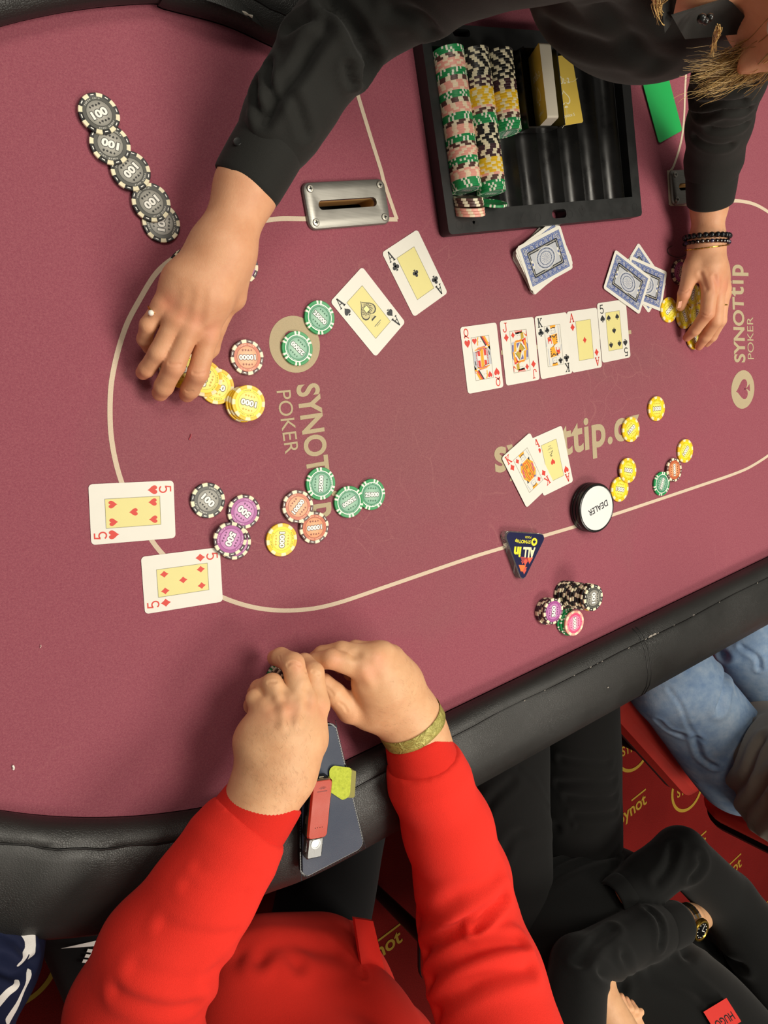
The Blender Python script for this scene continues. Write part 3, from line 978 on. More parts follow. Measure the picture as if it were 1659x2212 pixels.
def back():
    P = Print()
    w, h = 0.0520, 0.0770
    P.rect(-w / 2, -h / 2, w / 2, h / 2, M_BLUE2, 1)
    P.stroke([(-w / 2, -h / 2), (w / 2, -h / 2), (w / 2, h / 2), (-w / 2, h / 2)], .0011, M_BLUE, 2, True)
    # scrolls along the border
    def spiral(cx, cy, r, a0, d):
        P.stroke([(cx + r * (1 - k / 26) * math.cos(a0 + d * k * .42), cy + r * (1 - k / 26) * math.sin(a0 + d * k * .42)) for k in range(22)], .0005, M_PALE, 3)
    b0 = (w - .0105) / 2; c0 = (h - .0105) / 2
    P.rect(-w / 2 + .0011, -h / 2 + .0011, w / 2 - .0011, h / 2 - .0011, M_BLUE, 1.5)
    for sx in (-1, 1):
        for sy in (-1, 1):
            spiral(sx * b0, sy * c0, .0038, .4, sx * sy)
        for k in range(-3, 4):
            spiral(sx * b0, k * .0094, .0030, k + .5, 1 if k % 2 else -1)
    for sy in (-1, 1):
        for k in range(-2, 3):
            spiral(k * .0084, sy * c0, .0030, k, 1 if k % 2 else -1)
    for i in range(110):                                # leaf flecks between the scrolls
        t = i / 110 * 4
        s = t % 1 * 2 - 1
        j = ((i * 37) % 11 / 11 - .5) * .0075
        x, y = ((s * w * .46, c0 + j), (s * w * .46, -c0 + j), (b0 + j, s * h * .46), (-b0 + j, s * h * .46))[int(t)]
        P.disc(x, y, .0006, M_PALE, 3, 5)
    iw, ih = w - .0205, h - .0205
    P.rect(-iw / 2, -ih / 2, iw / 2, ih / 2, M_GREY, 2)
    for sx, sy, ww, hh, nn in ((0, 1, iw, .0022, 17), (0, -1, iw, .0022, 17), (1, 0, .0022, ih, 26), (-1, 0, .0022, ih, 26)):
        cx, cy = sx * iw / 2, sy * ih / 2
        P.rect(cx - ww / 2 - .0011, cy - hh / 2 - .0011, cx + ww / 2 + .0011, cy + hh / 2 + .0011, M_INK, 3)
        for k in range(nn):
            t = (k + .5) / nn - .5
            P.rect(cx + (t * ww if sy else 0) - .0006, cy + (t * hh if sx else 0) - .0006, cx + (t * ww if sy else 0) + .0006, cy + (t * hh if sx else 0) + .0006, M_PALE, 4)
    k = 1.30
    P.disc(0, 0, .0152, M_PALE, 5, 44, .0152 * k)
    P.disc(0, 0, .0146, M_BLUE2, 6, 44, .0146 * k)
    for r0, r1, m in ((.0143, .0139, M_PALE), (.0112, .0107, M_PALE), (.0075, .0070, M_PALE)):
        P.ring(0, 0, r1, r0, m, 7, 44, 0, 360, k)
    for R_, nn, sz, m in ((.0126, 40, .0009, M_INK), (.0097, 30, .0007, M_PALE), (.0086, 26, .0008, M_INK)):
        for i in range(nn):
            a = 2 * math.pi * i / nn
            P.ring(R_ * math.cos(a), k * R_ * math.sin(a), 0, sz, m, 7, 5)
    P.disc(0, 0, .0068, M_GREY, 7, 36, .0068 * k)
    for i in range(24):
        a = 2 * math.pi * i / 24
        P.stroke([(.0012 * math.cos(a), k * .0012 * math.sin(a)), (.006 * math.cos(a), k * .006 * math.sin(a))], .0004, M_BLUE if i % 2 else M_PALE, 8)
    for sy in (-1, 1):
        P.disc(0, sy * .0262, .0035, M_PALE, 4, 8); P.disc(0, sy * .0262, .0020, M_BLUE, 5, 8)
        for sx in (-1, 1): P.disc(sx * .0042, sy * .0262, .0016, M_PALE, 5, 8)
    return P.mesh('back_print')
ME_BACK = back()

def place_card(label, center, ang, z, print_me, pname, group=None, tilt=(0, 0)):
    o = bpy.data.objects.new('playing_card', ME_CARD)
    link(o)
    o.location = (center[0], center[1], T + z)
    o.rotation_euler = (tilt[0], tilt[1], ang)
    tag(o, label, 'playing card', group)
    if print_me is not None:
        p = bpy.data.objects.new(pname, print_me)
        link(p, o); p.location = (0, 0, CT)
    return o

def pose(c):
    """centre and turn of a card from its corners (its own top-left, top-right, bottom-right, bottom-left)"""
    w = np.array([at(*q)[:2] for q in c])
    d = (w[1] - w[0]) + (w[2] - w[3])
    return w.mean(0), math.atan2(d[1], d[0])

ON_FELT = 0.0006
faces = {
    ('5', 'heart'): ([(373.7, 1038.5), (378.3, 1162.5), (197.4, 1175.8), (191.0, 1045.8)], 'five of hearts lying face up by the left end of the oval line'),
    ('5', 'diamond'): ([(474.4, 1183), (480.5, 1298.9), (313.1, 1325.7), (303.6, 1202.3)], 'five of diamonds lying face up below the five of hearts'),
    ('A', 'spade'): ([(712.9, 650.9), (781.1, 575.1), (875.7, 696.8), (809.8, 772.8)], 'ace of spades with a large ornate pip in a yellow panel'),
    ('A', 'club'): ([(823.8, 545.8), (900.5, 494.3), (966.6, 634), (893.3, 685.5)], 'ace of clubs lying slanted beside the ace of spades'),
    ('Q', 'heart'): ([(993.2, 707.3), (1070.6, 696.7), (1086.7, 836.2), (1010.6, 850.9)], 'queen of hearts, first card of the row of five'),
    ('J', 'diamond'): ([(1078.5, 694.1), (1151.3, 684.3), (1164.3, 820.4), (1093.4, 833.2)], 'jack of diamonds between the queen and king in the row of five'),
    ('K', 'club'): ([(1154.7, 684.5), (1222.2, 674.7), (1235.1, 805.8), (1168, 819.1)], 'king of clubs in the middle of the row of five'),
    ('A', 'diamond'): ([(1223.3, 674.1), (1287.7, 664.7), (1299.9, 792.8), (1235.7, 805.1)], 'ace of diamonds with one red pip in a yellow panel'),
    ('5', 'spade'): ([(1288.4, 655.8), (1350.1, 646.9), (1361.6, 770.9), (1300.1, 783.9)], 'five of spades, last card of the row of five'),
}
for (ch, kind), (cs_, lab) in faces.items():
    c, a = pose(cs_)
    place_card(lab, c, a, ON_FELT, face(ch, kind), 'face_print')
# the pair with the king lying over the ace
P1, P2 = at(1212.5, 918.6), at(1237.4, 1040.2)
d = (P2 - P1)[:2]; d /= np.linalg.norm(d)
ang = math.atan2(d[1], d[0]) + math.pi / 2
c = (P1[:2] + P2[:2]) / 2 - CW / 2 * np.array([math.cos(ang), math.sin(ang)])
place_card('ace of hearts half covered by the king of diamonds', c, ang, ON_FELT, face('A', 'heart'), 'face_print')
P0, P3 = at(1081.2, 989.2), at(1135, 1096.4)
d = (P3 - P0)[:2]; d /= np.linalg.norm(d)
ang = math.atan2(d[1], d[0]) + math.pi / 2
c = (P0[:2] + P3[:2]) / 2 + CW / 2 * np.array([math.cos(ang), math.sin(ang)])
place_card('king of diamonds lying across the ace of hearts', c, ang, ON_FELT + 0.0012, face('K', 'diamond'), 'face_print', tilt=(0, 0.008))

def pose_any(a, b, zz=0.0):
    """long edge from pixel a to b with the card on its right-hand side (clockwise)"""
    A, B = at(*a, zz)[:2], at(*b, zz)[:2]
    d = (B - A) / np.linalg.norm(B - A)
    nrm = np.array([d[1], -d[0]])
    return (A + B) / 2 + nrm * CW / 2, math.atan2(d[1], d[0]) - math.pi / 2
# three folded cards
c, a = pose_any((1379.7, 524.3), (1439.5, 612), 0.001)
place_card('lowest of three face-down blue-backed cards near the bracelets', c, a, ON_FELT, ME_BACK, 'back_print')
c, a = pose_any((1361.3, 552.5), (1439.4, 587.2), 0.001)
place_card('middle of three face-down blue-backed cards near the bracelets', c, a, ON_FELT + 0.0011, ME_BACK, 'back_print')
c, a = pose([(1401.8, 599.8), (1378, 683.7), (1299.1, 620.6), (1327.1, 537.8)])
place_card('uppermost of three face-down cards, one corner over the five of spades', c, a, ON_FELT + 0.0022, ME_BACK, 'back_print')
# the untidy stub of the deck
ctop, atop = pose([(1212.2, 484.8), (1236.3, 578.5), (1147.5, 630.2), (1116.5, 534.5)])
w_top = np.array([at(*q, 0.011)[:2] for q in [(1116.5, 534.5), (1212.2, 484.8), (1236.3, 578.5), (1147.5, 630.2)]])
e_len = [np.linalg.norm(w_top[1] - w_top[0]), np.linalg.norm(w_top[2] - w_top[1])]
dv = (w_top[1] - w_top[0]) if e_len[0] > e_len[1] else (w_top[2] - w_top[1])
atop = math.atan2(dv[1], dv[0]) - math.pi / 2
ctop = w_top.mean(0)
low_c = at(1168, 556)[:2]
r2 = random.Random(11)
NST = 26
for i in range(NST):
    f = i / (NST - 1)
    if i == NST - 1: cc, aa, lab = ctop, atop, 'topmost blue-backed card on the untidy deck stub'
    elif i == NST - 2: cc, aa, lab = ctop + np.array([-.002, .0035]), atop + 0.14, 'second blue-backed card down on the untidy deck stub'
    else:
        cc = low_c + (ctop - low_c) * f * 0.7 + np.array([r2.uniform(-.0016, .0016), r2.uniform(-.0016, .0016)])
        aa = atop + 0.24 * (1 - f * .5) + r2.uniform(-.05, .05); lab = 'card inside the untidy deck stub, only its white edge showing'
    place_card(lab, cc, aa, ON_FELT + 0.00040 * i, ME_BACK if i >= NST - 4 else None, 'back_print', 'cards of the deck stub')
# the cut card
g = Geo()
g.prism(rounded(CW, CH, CR, 6), 0, 0.0009, 0, 0.0003)
M_GREEN = flat('1fae56', 0.42)
me = np_mesh('cut_card', g.v, g.f, [M_GREEN], g.m)
c, a = pose([(1383.8, 181.1), (1436.9, 155.8), (1473.4, 282.6), (1419.6, 312.6)])
o = bpy.data.objects.new('cut_card', me); link(o)
o.location = (c[0], c[1], T + 0.0022); o.rotation_euler = (0.0, 0.03, a)
tag(o, 'plain green plastic cut card lying beside the black sleeve', 'cut card')
# ================================================================== poker chips
R, TH = 0.0197, 0.0033
M_CREAM = flat('efe7c8', 0.45)
M_WHITE = flat('f4f2ea', 0.45)
def sheen_disc(name, edge, mid):
    t = NT(name)
    co = t.coord()
    ln_ = t.new('ShaderNodeVectorMath', operation='LENGTH')
    t.link(co, ln_.inputs[0])
    c = t.ramp(t.math('DIVIDE', ln_.outputs['Value'], 0.0135), [(0.1, lin(mid)), (1.0, lin(edge))])
    return t.out(c, 0.38, 0.0, None, 0.5)
DEN = {   # colour word, body, spot, ring, disc edge, disc middle, ink, outline, arc letters
    '100': ('black', '1d1d1d', 'efe6c4', '4f4f49', '7a7870', 'b9b6ac', '1c1c1c', '4a4a46', 'd8d6cc'),
    '500': ('purple', '41262f', 'efe4c2', 'a44a94', 'b568a8', 'd69bcb', '6d2a62', '5d3a58', 'e8c6e0'),
    '1000': ('yellow', 'edc022', 'f0e3b4', 'f3e01c', 'f0dc3c', 'f7ee8a', 'c9a828', '5f5426', '7e6c24'),
    '5000': ('pink', 'f2ab9a', 'f7e2c2', 'f0527f', 'f07aa6', 'f7a9c4', 'a83a62', '8a4a60', 'f9c0d0'),
    '10000': ('brown', '5a3b36', 'efe6c8', 'c4633f', 'd98452', 'eeb184', '86462c', '6a4a3c', 'f0d2b8'),
    '25000': ('green', '1c9150', 'f2f0e0', '3d9068', '5f9f80', 'a6c9b2', '2a6a4c', '3a5a4a', 'd0e6d6'),
}
def chip_body(den):
    w, body, spot, *_ = DEN[den]
    n = 96
    rows = [(R * .78, 0.0002), (R * .80, 0), (R - .0005, 0), (R, .0005), (R, TH - .0005), (R - .0005, TH), (R * .80, TH), (R * .78, TH - .0002)]
    V = [(r * math.cos(2 * math.pi * i / n), r * math.sin(2 * math.pi * i / n), z) for r, z in rows for i in range(n)]
    F, M = [], []
    for k in range(len(rows) - 1):
        for i in range(n):
            j = (i + 1) % n
            F.append((k * n + i, k * n + j, (k + 1) * n + j, (k + 1) * n + i))
            if den == '25000': s = (i % 16 in (0, 1, 4, 5)) and 1 <= k <= 5
            else: s = i % 12 < 5 and 1 <= k <= 5
            M.append(1 if s else 0)
    F.append(tuple(range(n - 1, -1, -1))); M.append(0)
    F.append(tuple(range((len(rows) - 1) * n, len(rows) * n))); M.append(0)
    me = np_mesh('chip_' + w, V, F, [flat(body, 0.42), flat(spot, 0.45)], M)
    me.polygons.foreach_set('use_smooth', np.ones(len(me.polygons), dtype=bool))
    me.set_sharp_from_angle(angle=math.radians(30))
    return me

def chip_print(den):
    w, body, spot, ring, de, dm, ink, outl, arc = DEN[den]
    P = Print()
    P.STEP = 0.00005
    mr = flat(ring, 0.4)
    P.disc(0, 0, R * .80, mr, 1, 40)
    if den == '25000': P.ring(0, 0, R * .75, R * .80, M_WHITE, 2, 40)
    if den == '5000': P.ring(0, 0, R * .795, R * .80, M_WHITE, 2, 40)
    P.disc(0, 0, R * .625, sheen_disc('disc_' + w, de, dm), 2, 36)
    P.ring(0, 0, R * .615, R * .635, flat(ink, 0.45), 3, 36)
    if den not in ('1000', '5000', '25000'):
        for k in range(8):
            a = 2 * math.pi * (k * 12 + 8.5) / 96
            ca, sa = math.cos(a), math.sin(a)
            P.stroke([(R * .89 * ca - .0016 * -sa, R * .89 * sa - .0016 * ca), (R * .89 * ca + .0016 * -sa, R * .89 * sa + .0016 * ca)], .0009, M_WHITE, 1)
    mi_ = flat(ink, 0.45)
    for sy in (-1, 1):
        for i, kd in enumerate(('diamond', 'heart', 'spade', 'club')):
            suit(P, kd, -.0051 + i * .0034, sy * .0078, .0028, mi_, 3)
    wd = {3: .0168, 4: .0186, 5: .0198}[len(den)]
    hh = {3: .0078, 4: .0066, 5: .0056}[len(den)]
    P.text(den, 0, 0, hh + .0015, flat(outl, .45), 4, 0, 0.11, wd + .0014)
    P.text(den, 0, 0, hh, M_WHITE, 5, 0, 0.05, wd)
    ma = flat(arc, .45)
    s = 'POKER CHIP'
    for half in (0, 1):
        for i, ch in enumerate(s):
            if ch == ' ': continue
            a = math.pi / 2 + (4.5 - i) * 0.135 + half * math.pi
            P.text(ch, R * .715 * math.cos(a), R * .715 * math.sin(a), .0015, ma, 3, a - math.pi / 2, 0.03)
    return P.mesh('inlay_' + w)
ME_CHIP = {d: chip_body(d) for d in DEN}
ME_INLAY = {d: chip_print(d) for d in DEN}

def chip(den, M, label, group=None, inlay=True, under=False):
    o = bpy.data.objects.new('poker_chip', ME_CHIP[den])
    link(o)
    o.matrix_world = M
    tag(o, label, 'poker chip', group)
    if inlay:
        p = bpy.data.objects.new('inlay', ME_INLAY[den]); link(p, o)
        p.location = (0, 0, TH)
    if under:
        p = bpy.data.objects.new('inlay', ME_INLAY[den]); link(p, o)
        p.rotation_euler = (math.pi, 0, 0)
    return o

def chip_at(den, px, py, deg, label, base=0.0, tilt=None, group=None, inlay=True, cen=None):
    """a chip whose top centre shows at this pixel, its lower edge base above the cloth; tilt = (pixel direction, degrees)"""
    t = math.radians(tilt[1]) if tilt else 0
    zc = base + ON_FELT + R * math.sin(t)
    c = at(px, py, zc + TH) if cen is None else np.array([cen[0], cen[1], 0])
    Rz = Matrix.Rotation(heading(px, py, deg), 4, 'Z')
    M = Rz
    if tilt:
        f = heading(px, py, tilt[0])
        M = Matrix.Rotation(t, 4, Vector((math.sin(f), -math.cos(f), 0))) @ Rz
    M = Matrix.Translation((c[0], c[1], T + zc)) @ M
    return chip(den, M, label, group, inlay)

# the splashed line of five hundreds
L5 = [(214.8, 245.1, -25), (238.7, 311.8, -159), (283.1, 368.8, 133), (327.4, 437.2, 141), (348.9, 481.1, -88)]
W5 = ['topmost end chip of the splashed line of five black 100 chips', 'second chip from the top end of the splashed black line', 'middle chip of the splashed line of five black 100 chips',
      'fourth chip down the splashed black line, over the half-hidden one', 'half-hidden last black 100 chip at the low end of the splashed line']
for i, (x, y, a) in enumerate(L5):
    tl = None
    if i < 4:
        tl = (math.degrees(math.atan2(L5[i + 1][1] - y, L5[i + 1][0] - x)), 5.2)
    chip_at('100', x, y, a, W5[i], tilt=tl, group='splashed line of black chips')
# bets at the left end
chip_at('100', 449.6, 1081.1, 43, 'single black 100 chip beside the five of hearts')
chip_at('500', 507.4, 1172, 100, 'lower of two stacked purple 500 chips at the corner of the five of diamonds')
chip_at('500', 527.5, 1105.5, -141, 'purple 500 chip lying flat just above the stacked purple pair')
chip_at('500', 498, 1164.6, 113, 'upper of two stacked purple 500 chips at the corner of the five of diamonds', TH + 0.0001, (-50, 1.5))
chip_at('1000', 609.2, 1166.3, 92, 'single yellow 1000 chip left of the two orange-centred brown chips')
chip_at('10000', 679.4, 1139.7, 172, 'lower of two overlapping brown 10000 chips')
chip_at('10000', 644.3, 1094.8, -52, 'upper of two overlapping brown 10000 chips', 0, (52, 5.0))
chip_at('25000', 693.5, 1044.7, -87, 'green 25000 chip lying on the tan lettering above the brown chips')
chip_at('25000', 803.5, 1068.3, -2, 'right one of two touching green chips, partly covered by its neighbour')
chip_at('25000', 754.7, 1084.1, 145, 'left one of two touching green chips, lying on its neighbour', 0, (-18, 5.0))
chip_at('25000', 691.1, 685.9, 45, 'green 25000 chip touching the corner of the ace of spades')
chip_at('25000', 642.9, 752.4, 225, 'green 25000 chip lying inside the tan printed disc')
chip_at('10000', 534.4, 771.7, 180, 'single brown 10000 chip left of the tan printed disc')
for i, (dx, dy) in enumerate(((-5, 3), (-7, 2), (-3, 1), (0, 0))):
    c = at(536.8, 870.6, 3 * TH + TH)
    s = at(536.8 + dx, 870.6 + dy, 3 * TH + TH)
    chip_at('1000', 536.8, 870.6, 75 + 40 * i, 'top yellow 1000 chip of the small stack by the dealer\'s fingertips' if i == 3 else 'yellow chip inside the small stack under the top yellow one',
            i * (TH + .00005), None, 'small yellow stack', i == 3, s)
chip_at('1000', 469.3, 834.4, 20, 'lowest chip of the yellow trio beside the dealer\'s index finger')
chip_at('1000', 442.8, 817.5, 110, 'yellow chip leaning on the lowest one beside the dealer\'s index finger', 0, (40, 5.0))
cs0 = at(388, 795, 0.009)
for i in range(4):
    chip_at('1000', 388, 795, 95 + 30 * i, 'yellow chip in the stack under the dealer\'s fingers', i * (TH + .00005), None, 'yellow stack under the fingers', i == 3, cs0 + np.array([.0006 * (i % 2), -.0005 * i, 0]))
# chips half hidden by the dealer's hand
c0 = at(404, 580, 0.0)
for i in range(3):
    chip_at('100', 404, 580, 30 + 25 * i, 'black chip edge-on below the dealer\'s wrist', i * (TH + .00005), None, 'black chips under the wrist', i == 2, c0 + np.array([.0012 * i, 0.0004 * i, 0]))
chip_at('500', 522, 573, 20, 'purple chip half hidden under the right side of the dealer\'s wrist')
# right-hand bets
chip_at('1000', 1419.3, 882.7, -5, 'yellow 1000 chip lying alone right of the web address')
chip_at('1000', 1363.7, 927.8, -50, 'yellow 1000 chip covering the last letter of the web address')
chip_at('1000', 1481.3, 974.1, -60, 'yellow 1000 chip touching the brown chip')
chip_at('10000', 1456.9, 1015.2, -90, 'brown 10000 chip between a yellow and a green chip near the line', 0, (118, 3.0))
chip_at('25000', 1430.3, 1045, -75, 'green 25000 chip touching the printed line')
chip_at('1000', 1339.7, 1056.9, 10, 'yellow 1000 chip touching the white dealer button', 0)
chip_at('1000', 1357.6, 1016.4, 10, 'yellow 1000 chip lying over the one by the dealer button', 0, (112, 5.0))
# chips in the dealer's other hand
hx = [(1446, 669.2, 130, 'yellow chip beside the dealer\'s thumb, wholly in view'), (1479.6, 683.3, 70, 'yellow chip under the tip of the dealer\'s thumb'),
      (1506, 681.7, 95, 'yellow chip beneath the dealer\'s curled index finger'), (1496.8, 636.4, 100, 'yellow chip between the dealer\'s thumb and index finger'),
      (1524, 637, 100, 'yellow chip mostly hidden behind the dealer\'s index finger'), (1502, 729, 95, 'yellow chip pinched under the tips of the dealer\'s long fingers')]
for i, (x, y, a, l) in enumerate(hx):
    chip_at('1000', x, y, a, l, 0, None if i < 1 else (180 if i == 1 else 100, 3), 'yellow chips being gathered')
chip_at('500', 1471.5, 587.5, 100, 'dark purple chip half hidden under the dealer\'s thumb base', 0.0, (0, 3))

# stacks on the players' side
def stack(den_list, base_px, top_px, deg, labels, group, jit=0.0008, seed=1):
    rr = random.Random(seed)
    n = len(den_list)
    b = at(*base_px, TH); t_ = at(*top_px, n * (TH + .00005))
    for i, d in enumerate(den_list):
        f = i / max(1, n - 1)
        c = b + (t_ - b) * f + np.array([rr.uniform(-jit, jit), rr.uniform(-jit, jit), 0]) * (0 if i == n - 1 else 1)
        if d == '1000': c = c + np.array([.0032, -.0016, 0])
        chip_at(d, top_px[0], top_px[1], deg if i == n - 1 else rr.uniform(0, 360), labels(i, d, n), i * (TH + .00005), None, group, i == n - 1, c)
stack(['100'] * 11 + ['1000'] + ['100'] * 2, (1219, 1283), (1281.7, 1291.5), -88,
      lambda i, d, n: 'top chip of the tall leaning stack of black chips' if i == n - 1 else ('lone yellow chip just under the top of the tall black stack' if d == '1000' else 'black chip inside the tall leaning stack near the rail'), 'tall black stack', 0.0011, 5)
stack(['500'] * 5, (1179, 1320), (1195.4, 1320.4), -88, lambda i, d, n: 'top purple chip of the short stack in front of the tall black stack' if i == n - 1 else 'purple chip inside the short stack in front of the tall black one', 'short purple stack', 0.0008, 6)
stack(['25000', '25000', '25000', '5000'], (1225, 1343), (1240.9, 1345.7), 88, lambda i, d, n: 'pink 5000 chip on top of three green chips' if d == '5000' else 'green chip under the pink one', 'pink and green stack', 0.0014, 8)
# stack under the seated player's fingers
stack(['25000', '10000', '10000', '500', '500', '100', '100'], (609, 1462), (640, 1478), 20, lambda i, d, n: {'25000': 'green bottom chip of the stack under the player\'s left hand', '10000': 'brown chip in the stack under the player\'s left hand', '500': 'purple chip in the stack under the player\'s left hand'}.get(d, 'black chip in the stack under the player\'s left hand'), 'stack in the player\'s fingers', 0.001, 9)

# ================================================================== the chip tray
def plastic(name, col, rough, bump=0.15):
    t = NT(name)
    co = t.coord()
    n = t.noise(co, 900, 2)
    d = t.noise(co, 40, 4)
    r = t.ramp(d, [(0.3, (rough - .06,) * 3), (0.7, (rough + .1,) * 3)])
    return t.out(t.mix(d, lin(col), tuple(x * 1.7 for x in lin(col)[:3]) + (1,)), r, 0, t.bump(n, bump, 0.0002), 0.5)
M_TRAY = plastic('tray_plastic', '151616', 0.44)
M_TUBE = plastic('tube_plastic', '0f0f0f', 0.28, 0.05)
M_EMB = flat('0b0b0b', 0.55)
U0, U1, V0, V1, ZR = 0.637, 1.002, 0.112, 0.356, 0.020
IU0, IU1, IV0, IV1 = 0.651, 0.984, 0.140, 0.330
tray = thing('chip_tray', 'black plastic dealer chip tray with long tubes, three of them holding chips', 'chip tray', tab(U0, V0, 0.0006))
def ring_prism(loops, z0, z1, name, mats, parent, bev=0.0):
    tri = tessellate_polygon([[Vector((*p, 0)) for p in l] for l in loops])
    pts = [p for l in loops for p in l]
    n = len(pts)
    V = [tab(p[0], p[1], z1) for p in pts] + [tab(p[0], p[1], z0) for p in pts]
    F = []
    for a, b, c in tri:
        A, B, C_ = pts[a], pts[b], pts[c]
        up = (B[0] - A[0]) * (C_[1] - A[1]) - (B[1] - A[1]) * (C_[0] - A[0]) > 0
        F.append((a, b, c) if up else (a, c, b))
    o0 = 0
    for l in loops:
        for i in range(len(l)):
            j = (i + 1) % len(l)
            F.append((o0 + i, o0 + j, o0 + j + n, o0 + i + n))
        o0 += len(l)
    o = obj(name, V, F, mats, parent)
    bm = bmesh.new(); bm.from_mesh(o.data); bmesh.ops.recalc_face_normals(bm, faces=bm.faces); bm.to_mesh(o.data); bm.free()
    return o
cu, cv = (U0 + U1) / 2, (V0 + V1) / 2
mid_slot = [(p[0] + 0.832, p[1] + 0.1255) for p in rounded(0.027, 0.0115, 0.005, 5)]
back_slot = [(p[0] + 0.700, p[1] + 0.347) for p in rounded(0.027, 0.009, 0.004, 5)]
inner_r = [(IU0, IV0), (IU1, IV0), (IU1, IV1), (IU0, IV1)]
o = ring_prism([rounded(U1 - U0, V1 - V0, 0.006, 6, cu, cv), inner_r, mid_slot, back_slot], 0.0008, ZR, 'tray_rim', M_TRAY, tray)
bv = o.modifiers.new('soft_edge', 'BEVEL'); bv.width = 0.0014; bv.segments = 2; bv.limit_method = 'ANGLE'; bv.angle_limit = math.radians(50)
NP_, PIT = 8, 0.0395
sec = []
for k in range(NP_):
    c = IU0 + 0.0003 + PIT * (k + .5)
    for i in range(13):
        x = -PIT / 2 + PIT * i / 12
        xx = max(-.0197, min(.0197, x))
        sec.append((c + x, 0.0235 - math.sqrt(0.0206 ** 2 - xx * xx)))
sec = [(u, min(z, 0.0165)) for u, z in sec]
endu = IU0 + 0.0003 + PIT * NP_
sec += [(endu + .0006, 0.0185), (endu + .0014, 0.0185), (endu + .0016, 0.003), (IU1, 0.003)]
V = [tab(u, v, z) for v in (IV0, IV1) for u, z in sec]
n = len(sec)
F = [(i, i + 1, n + i + 1, n + i) for i in range(n - 1)]
o = obj('tube_well', V, F, M_TUBE, tray)
auto_smooth(o, 50)
for du in (0, 1):
    pass
def emb(kind, px, py, h, up):
    c = at(px, py, ZR)
    P = Print(); suit(P, kind, 0, 0, h, M_EMB, 1, up); em = Print()
    ca, sa = math.cos(TA), math.sin(TA)
    em.raw([(c[0] + p[0] * ca - p[1] * sa, c[1] + p[0] * sa + p[1] * ca) for p in P.v], P.f, M_EMB, 1)
    em.world(lambda x, y, z: (x, y, T + ZR + 0.0001 + z), 'embossed_mark', tray)
emb('club', 1023.5, 481, 0.017, 1); emb('heart', 1132.5, 470, 0.016, -1); emb('spade', 1258, 456, 0.016, -1); emb('diamond', 1347.5, 450, 0.016, 1)
for px, py in ((992, 486), (1162, 470), (1231, 463), (1371, 447)):
    c = at(px, py, ZR); em = Print(); em.ring(c[0], c[1], .0050, .0055, M_EMB, 1, 24)
    em.world(lambda x, y, z: (x, y, T + ZR + 0.0001 + z), 'embossed_mark', tray)

def tray_chip(den, row, v, label, group, tilt=4.0, spin=0.0, inlay=False, dz=0.0):
    c = tab(IU0 + 0.0003 + PIT * (row + .5), v, 0.0235 + dz)
    f = -E2                                                    # the face looks to the players
    t = math.radians(tilt)
    zax = Vector((f[0] * math.cos(t), f[1] * math.cos(t), math.sin(t)))
    xax = Vector((E1[0], E1[1], 0))
    yax = zax.cross(xax)
    B = Matrix((xax, yax, zax)).transposed().to_4x4()
    return chip(den, Matrix.Translation(Vector(c)) @ B @ Matrix.Rotation(spin, 4, 'Z'), label, group, inlay)
rt = random.Random(21)
WORD = {d: DEN[d][0] for d in DEN}
ROWN = ['leftmost tube', 'second tube', 'third tube']
def fill(row, seq, v_back, v_front):
    n = sum(k for _, k in seq)
    step = (v_back - v_front) / n
    i = 0
    for d, k in seq:
        for _ in range(k):
            v = v_back - step * i - 0.003
            last = i == n - 1
            lab = f'front green chip closing the {ROWN[row]} of the tray' if last else f'{WORD[d]} chip on edge in the {ROWN[row]} of the tray'
            tray_chip(d, row, v, lab, f'chips in the {ROWN[row]}', 4.0 + rt.uniform(-.5, .5), rt.uniform(0, 6.28), last)
            i += 1
cyc = [('25000', 3), ('10000', 2), ('5000', 4)]
fill(0, cyc * 6 + [('25000', 4)], 0.327, 0.166)
blk = [('100', 12), ('500', 5), ('1000', 8), ('5000', 1), ('10000', 2), ('25000', 4)]
fill(1, blk[:0] + [('100', 11), ('500', 4), ('1000', 7), ('5000', 1), ('10000', 2), ('25000', 4), ('100', 8), ('500', 5), ('1000', 6), ('5000', 1), ('10000', 2), ('25000', 4)], 0.327, 0.160)
fill(2, [('100', 11), ('500', 4), ('1000', 7), ('5000', 1), ('10000', 2), ('25000', 4)], 0.327, 0.232)
for i in range(6):                                             # a few leaning the other way at the front of the tube
    dn = '10000' if i < 3 else '5000'
    tray_chip(dn, 0, 0.1545 - 0.0034 * i - (0.002 if i > 2 else 0), f'{WORD[dn]} chip leaning forward at the front of the leftmost tube', 'leaning chips at the front of the leftmost tube', -17, i * .7, False, 0.0008)
tray_chip('25000', 1, 0.1465, 'green chip leaning forward alone at the front of the second tube', None, -24, 1.0, False, 0.0006)

# card holder standing on the tubes
M_BOX = plastic('holder_plastic', '0d0d0d', 0.3, 0.05)
M_GOLD = flat('dcbd4e', 0.45)
M_GOLDP = flat('f3ecc8', 0.5)
b0 = to_tab(at(1141, 277, 0.04)); b1 = to_tab(at(1203, 276, 0.04)); b2 = to_tab(at(1117, 104, 0.05))
hb = thing('card_holder', 'open black plastic box standing on the tray tubes with gold cards inside', 'card box', tab(b0[0], b0[1], 0.0185))
HW, HD, HZ0, HZ1 = 0.055, 0.094, 0.0185, 0.050
hu, hv = b0[0], b0[1]
g = Geo()
ax3 = np.array([E1, E2, [0, 0, 1]])
def wall(uc, vc, zc, h, name):
    g = Geo(); g.box(tab(uc, vc, zc), h, ax3)
    return g.build(name, M_BOX, hb)
wall(hu + HW / 2, hv + HD / 2, HZ0 + .001, (HW / 2, HD / 2, .001), 'box_base')
wall(hu + .001, hv + HD / 2, (HZ0 + HZ1) / 2 - .004, (.001, HD / 2, (HZ1 - HZ0) / 2 - .006), 'box_wall')
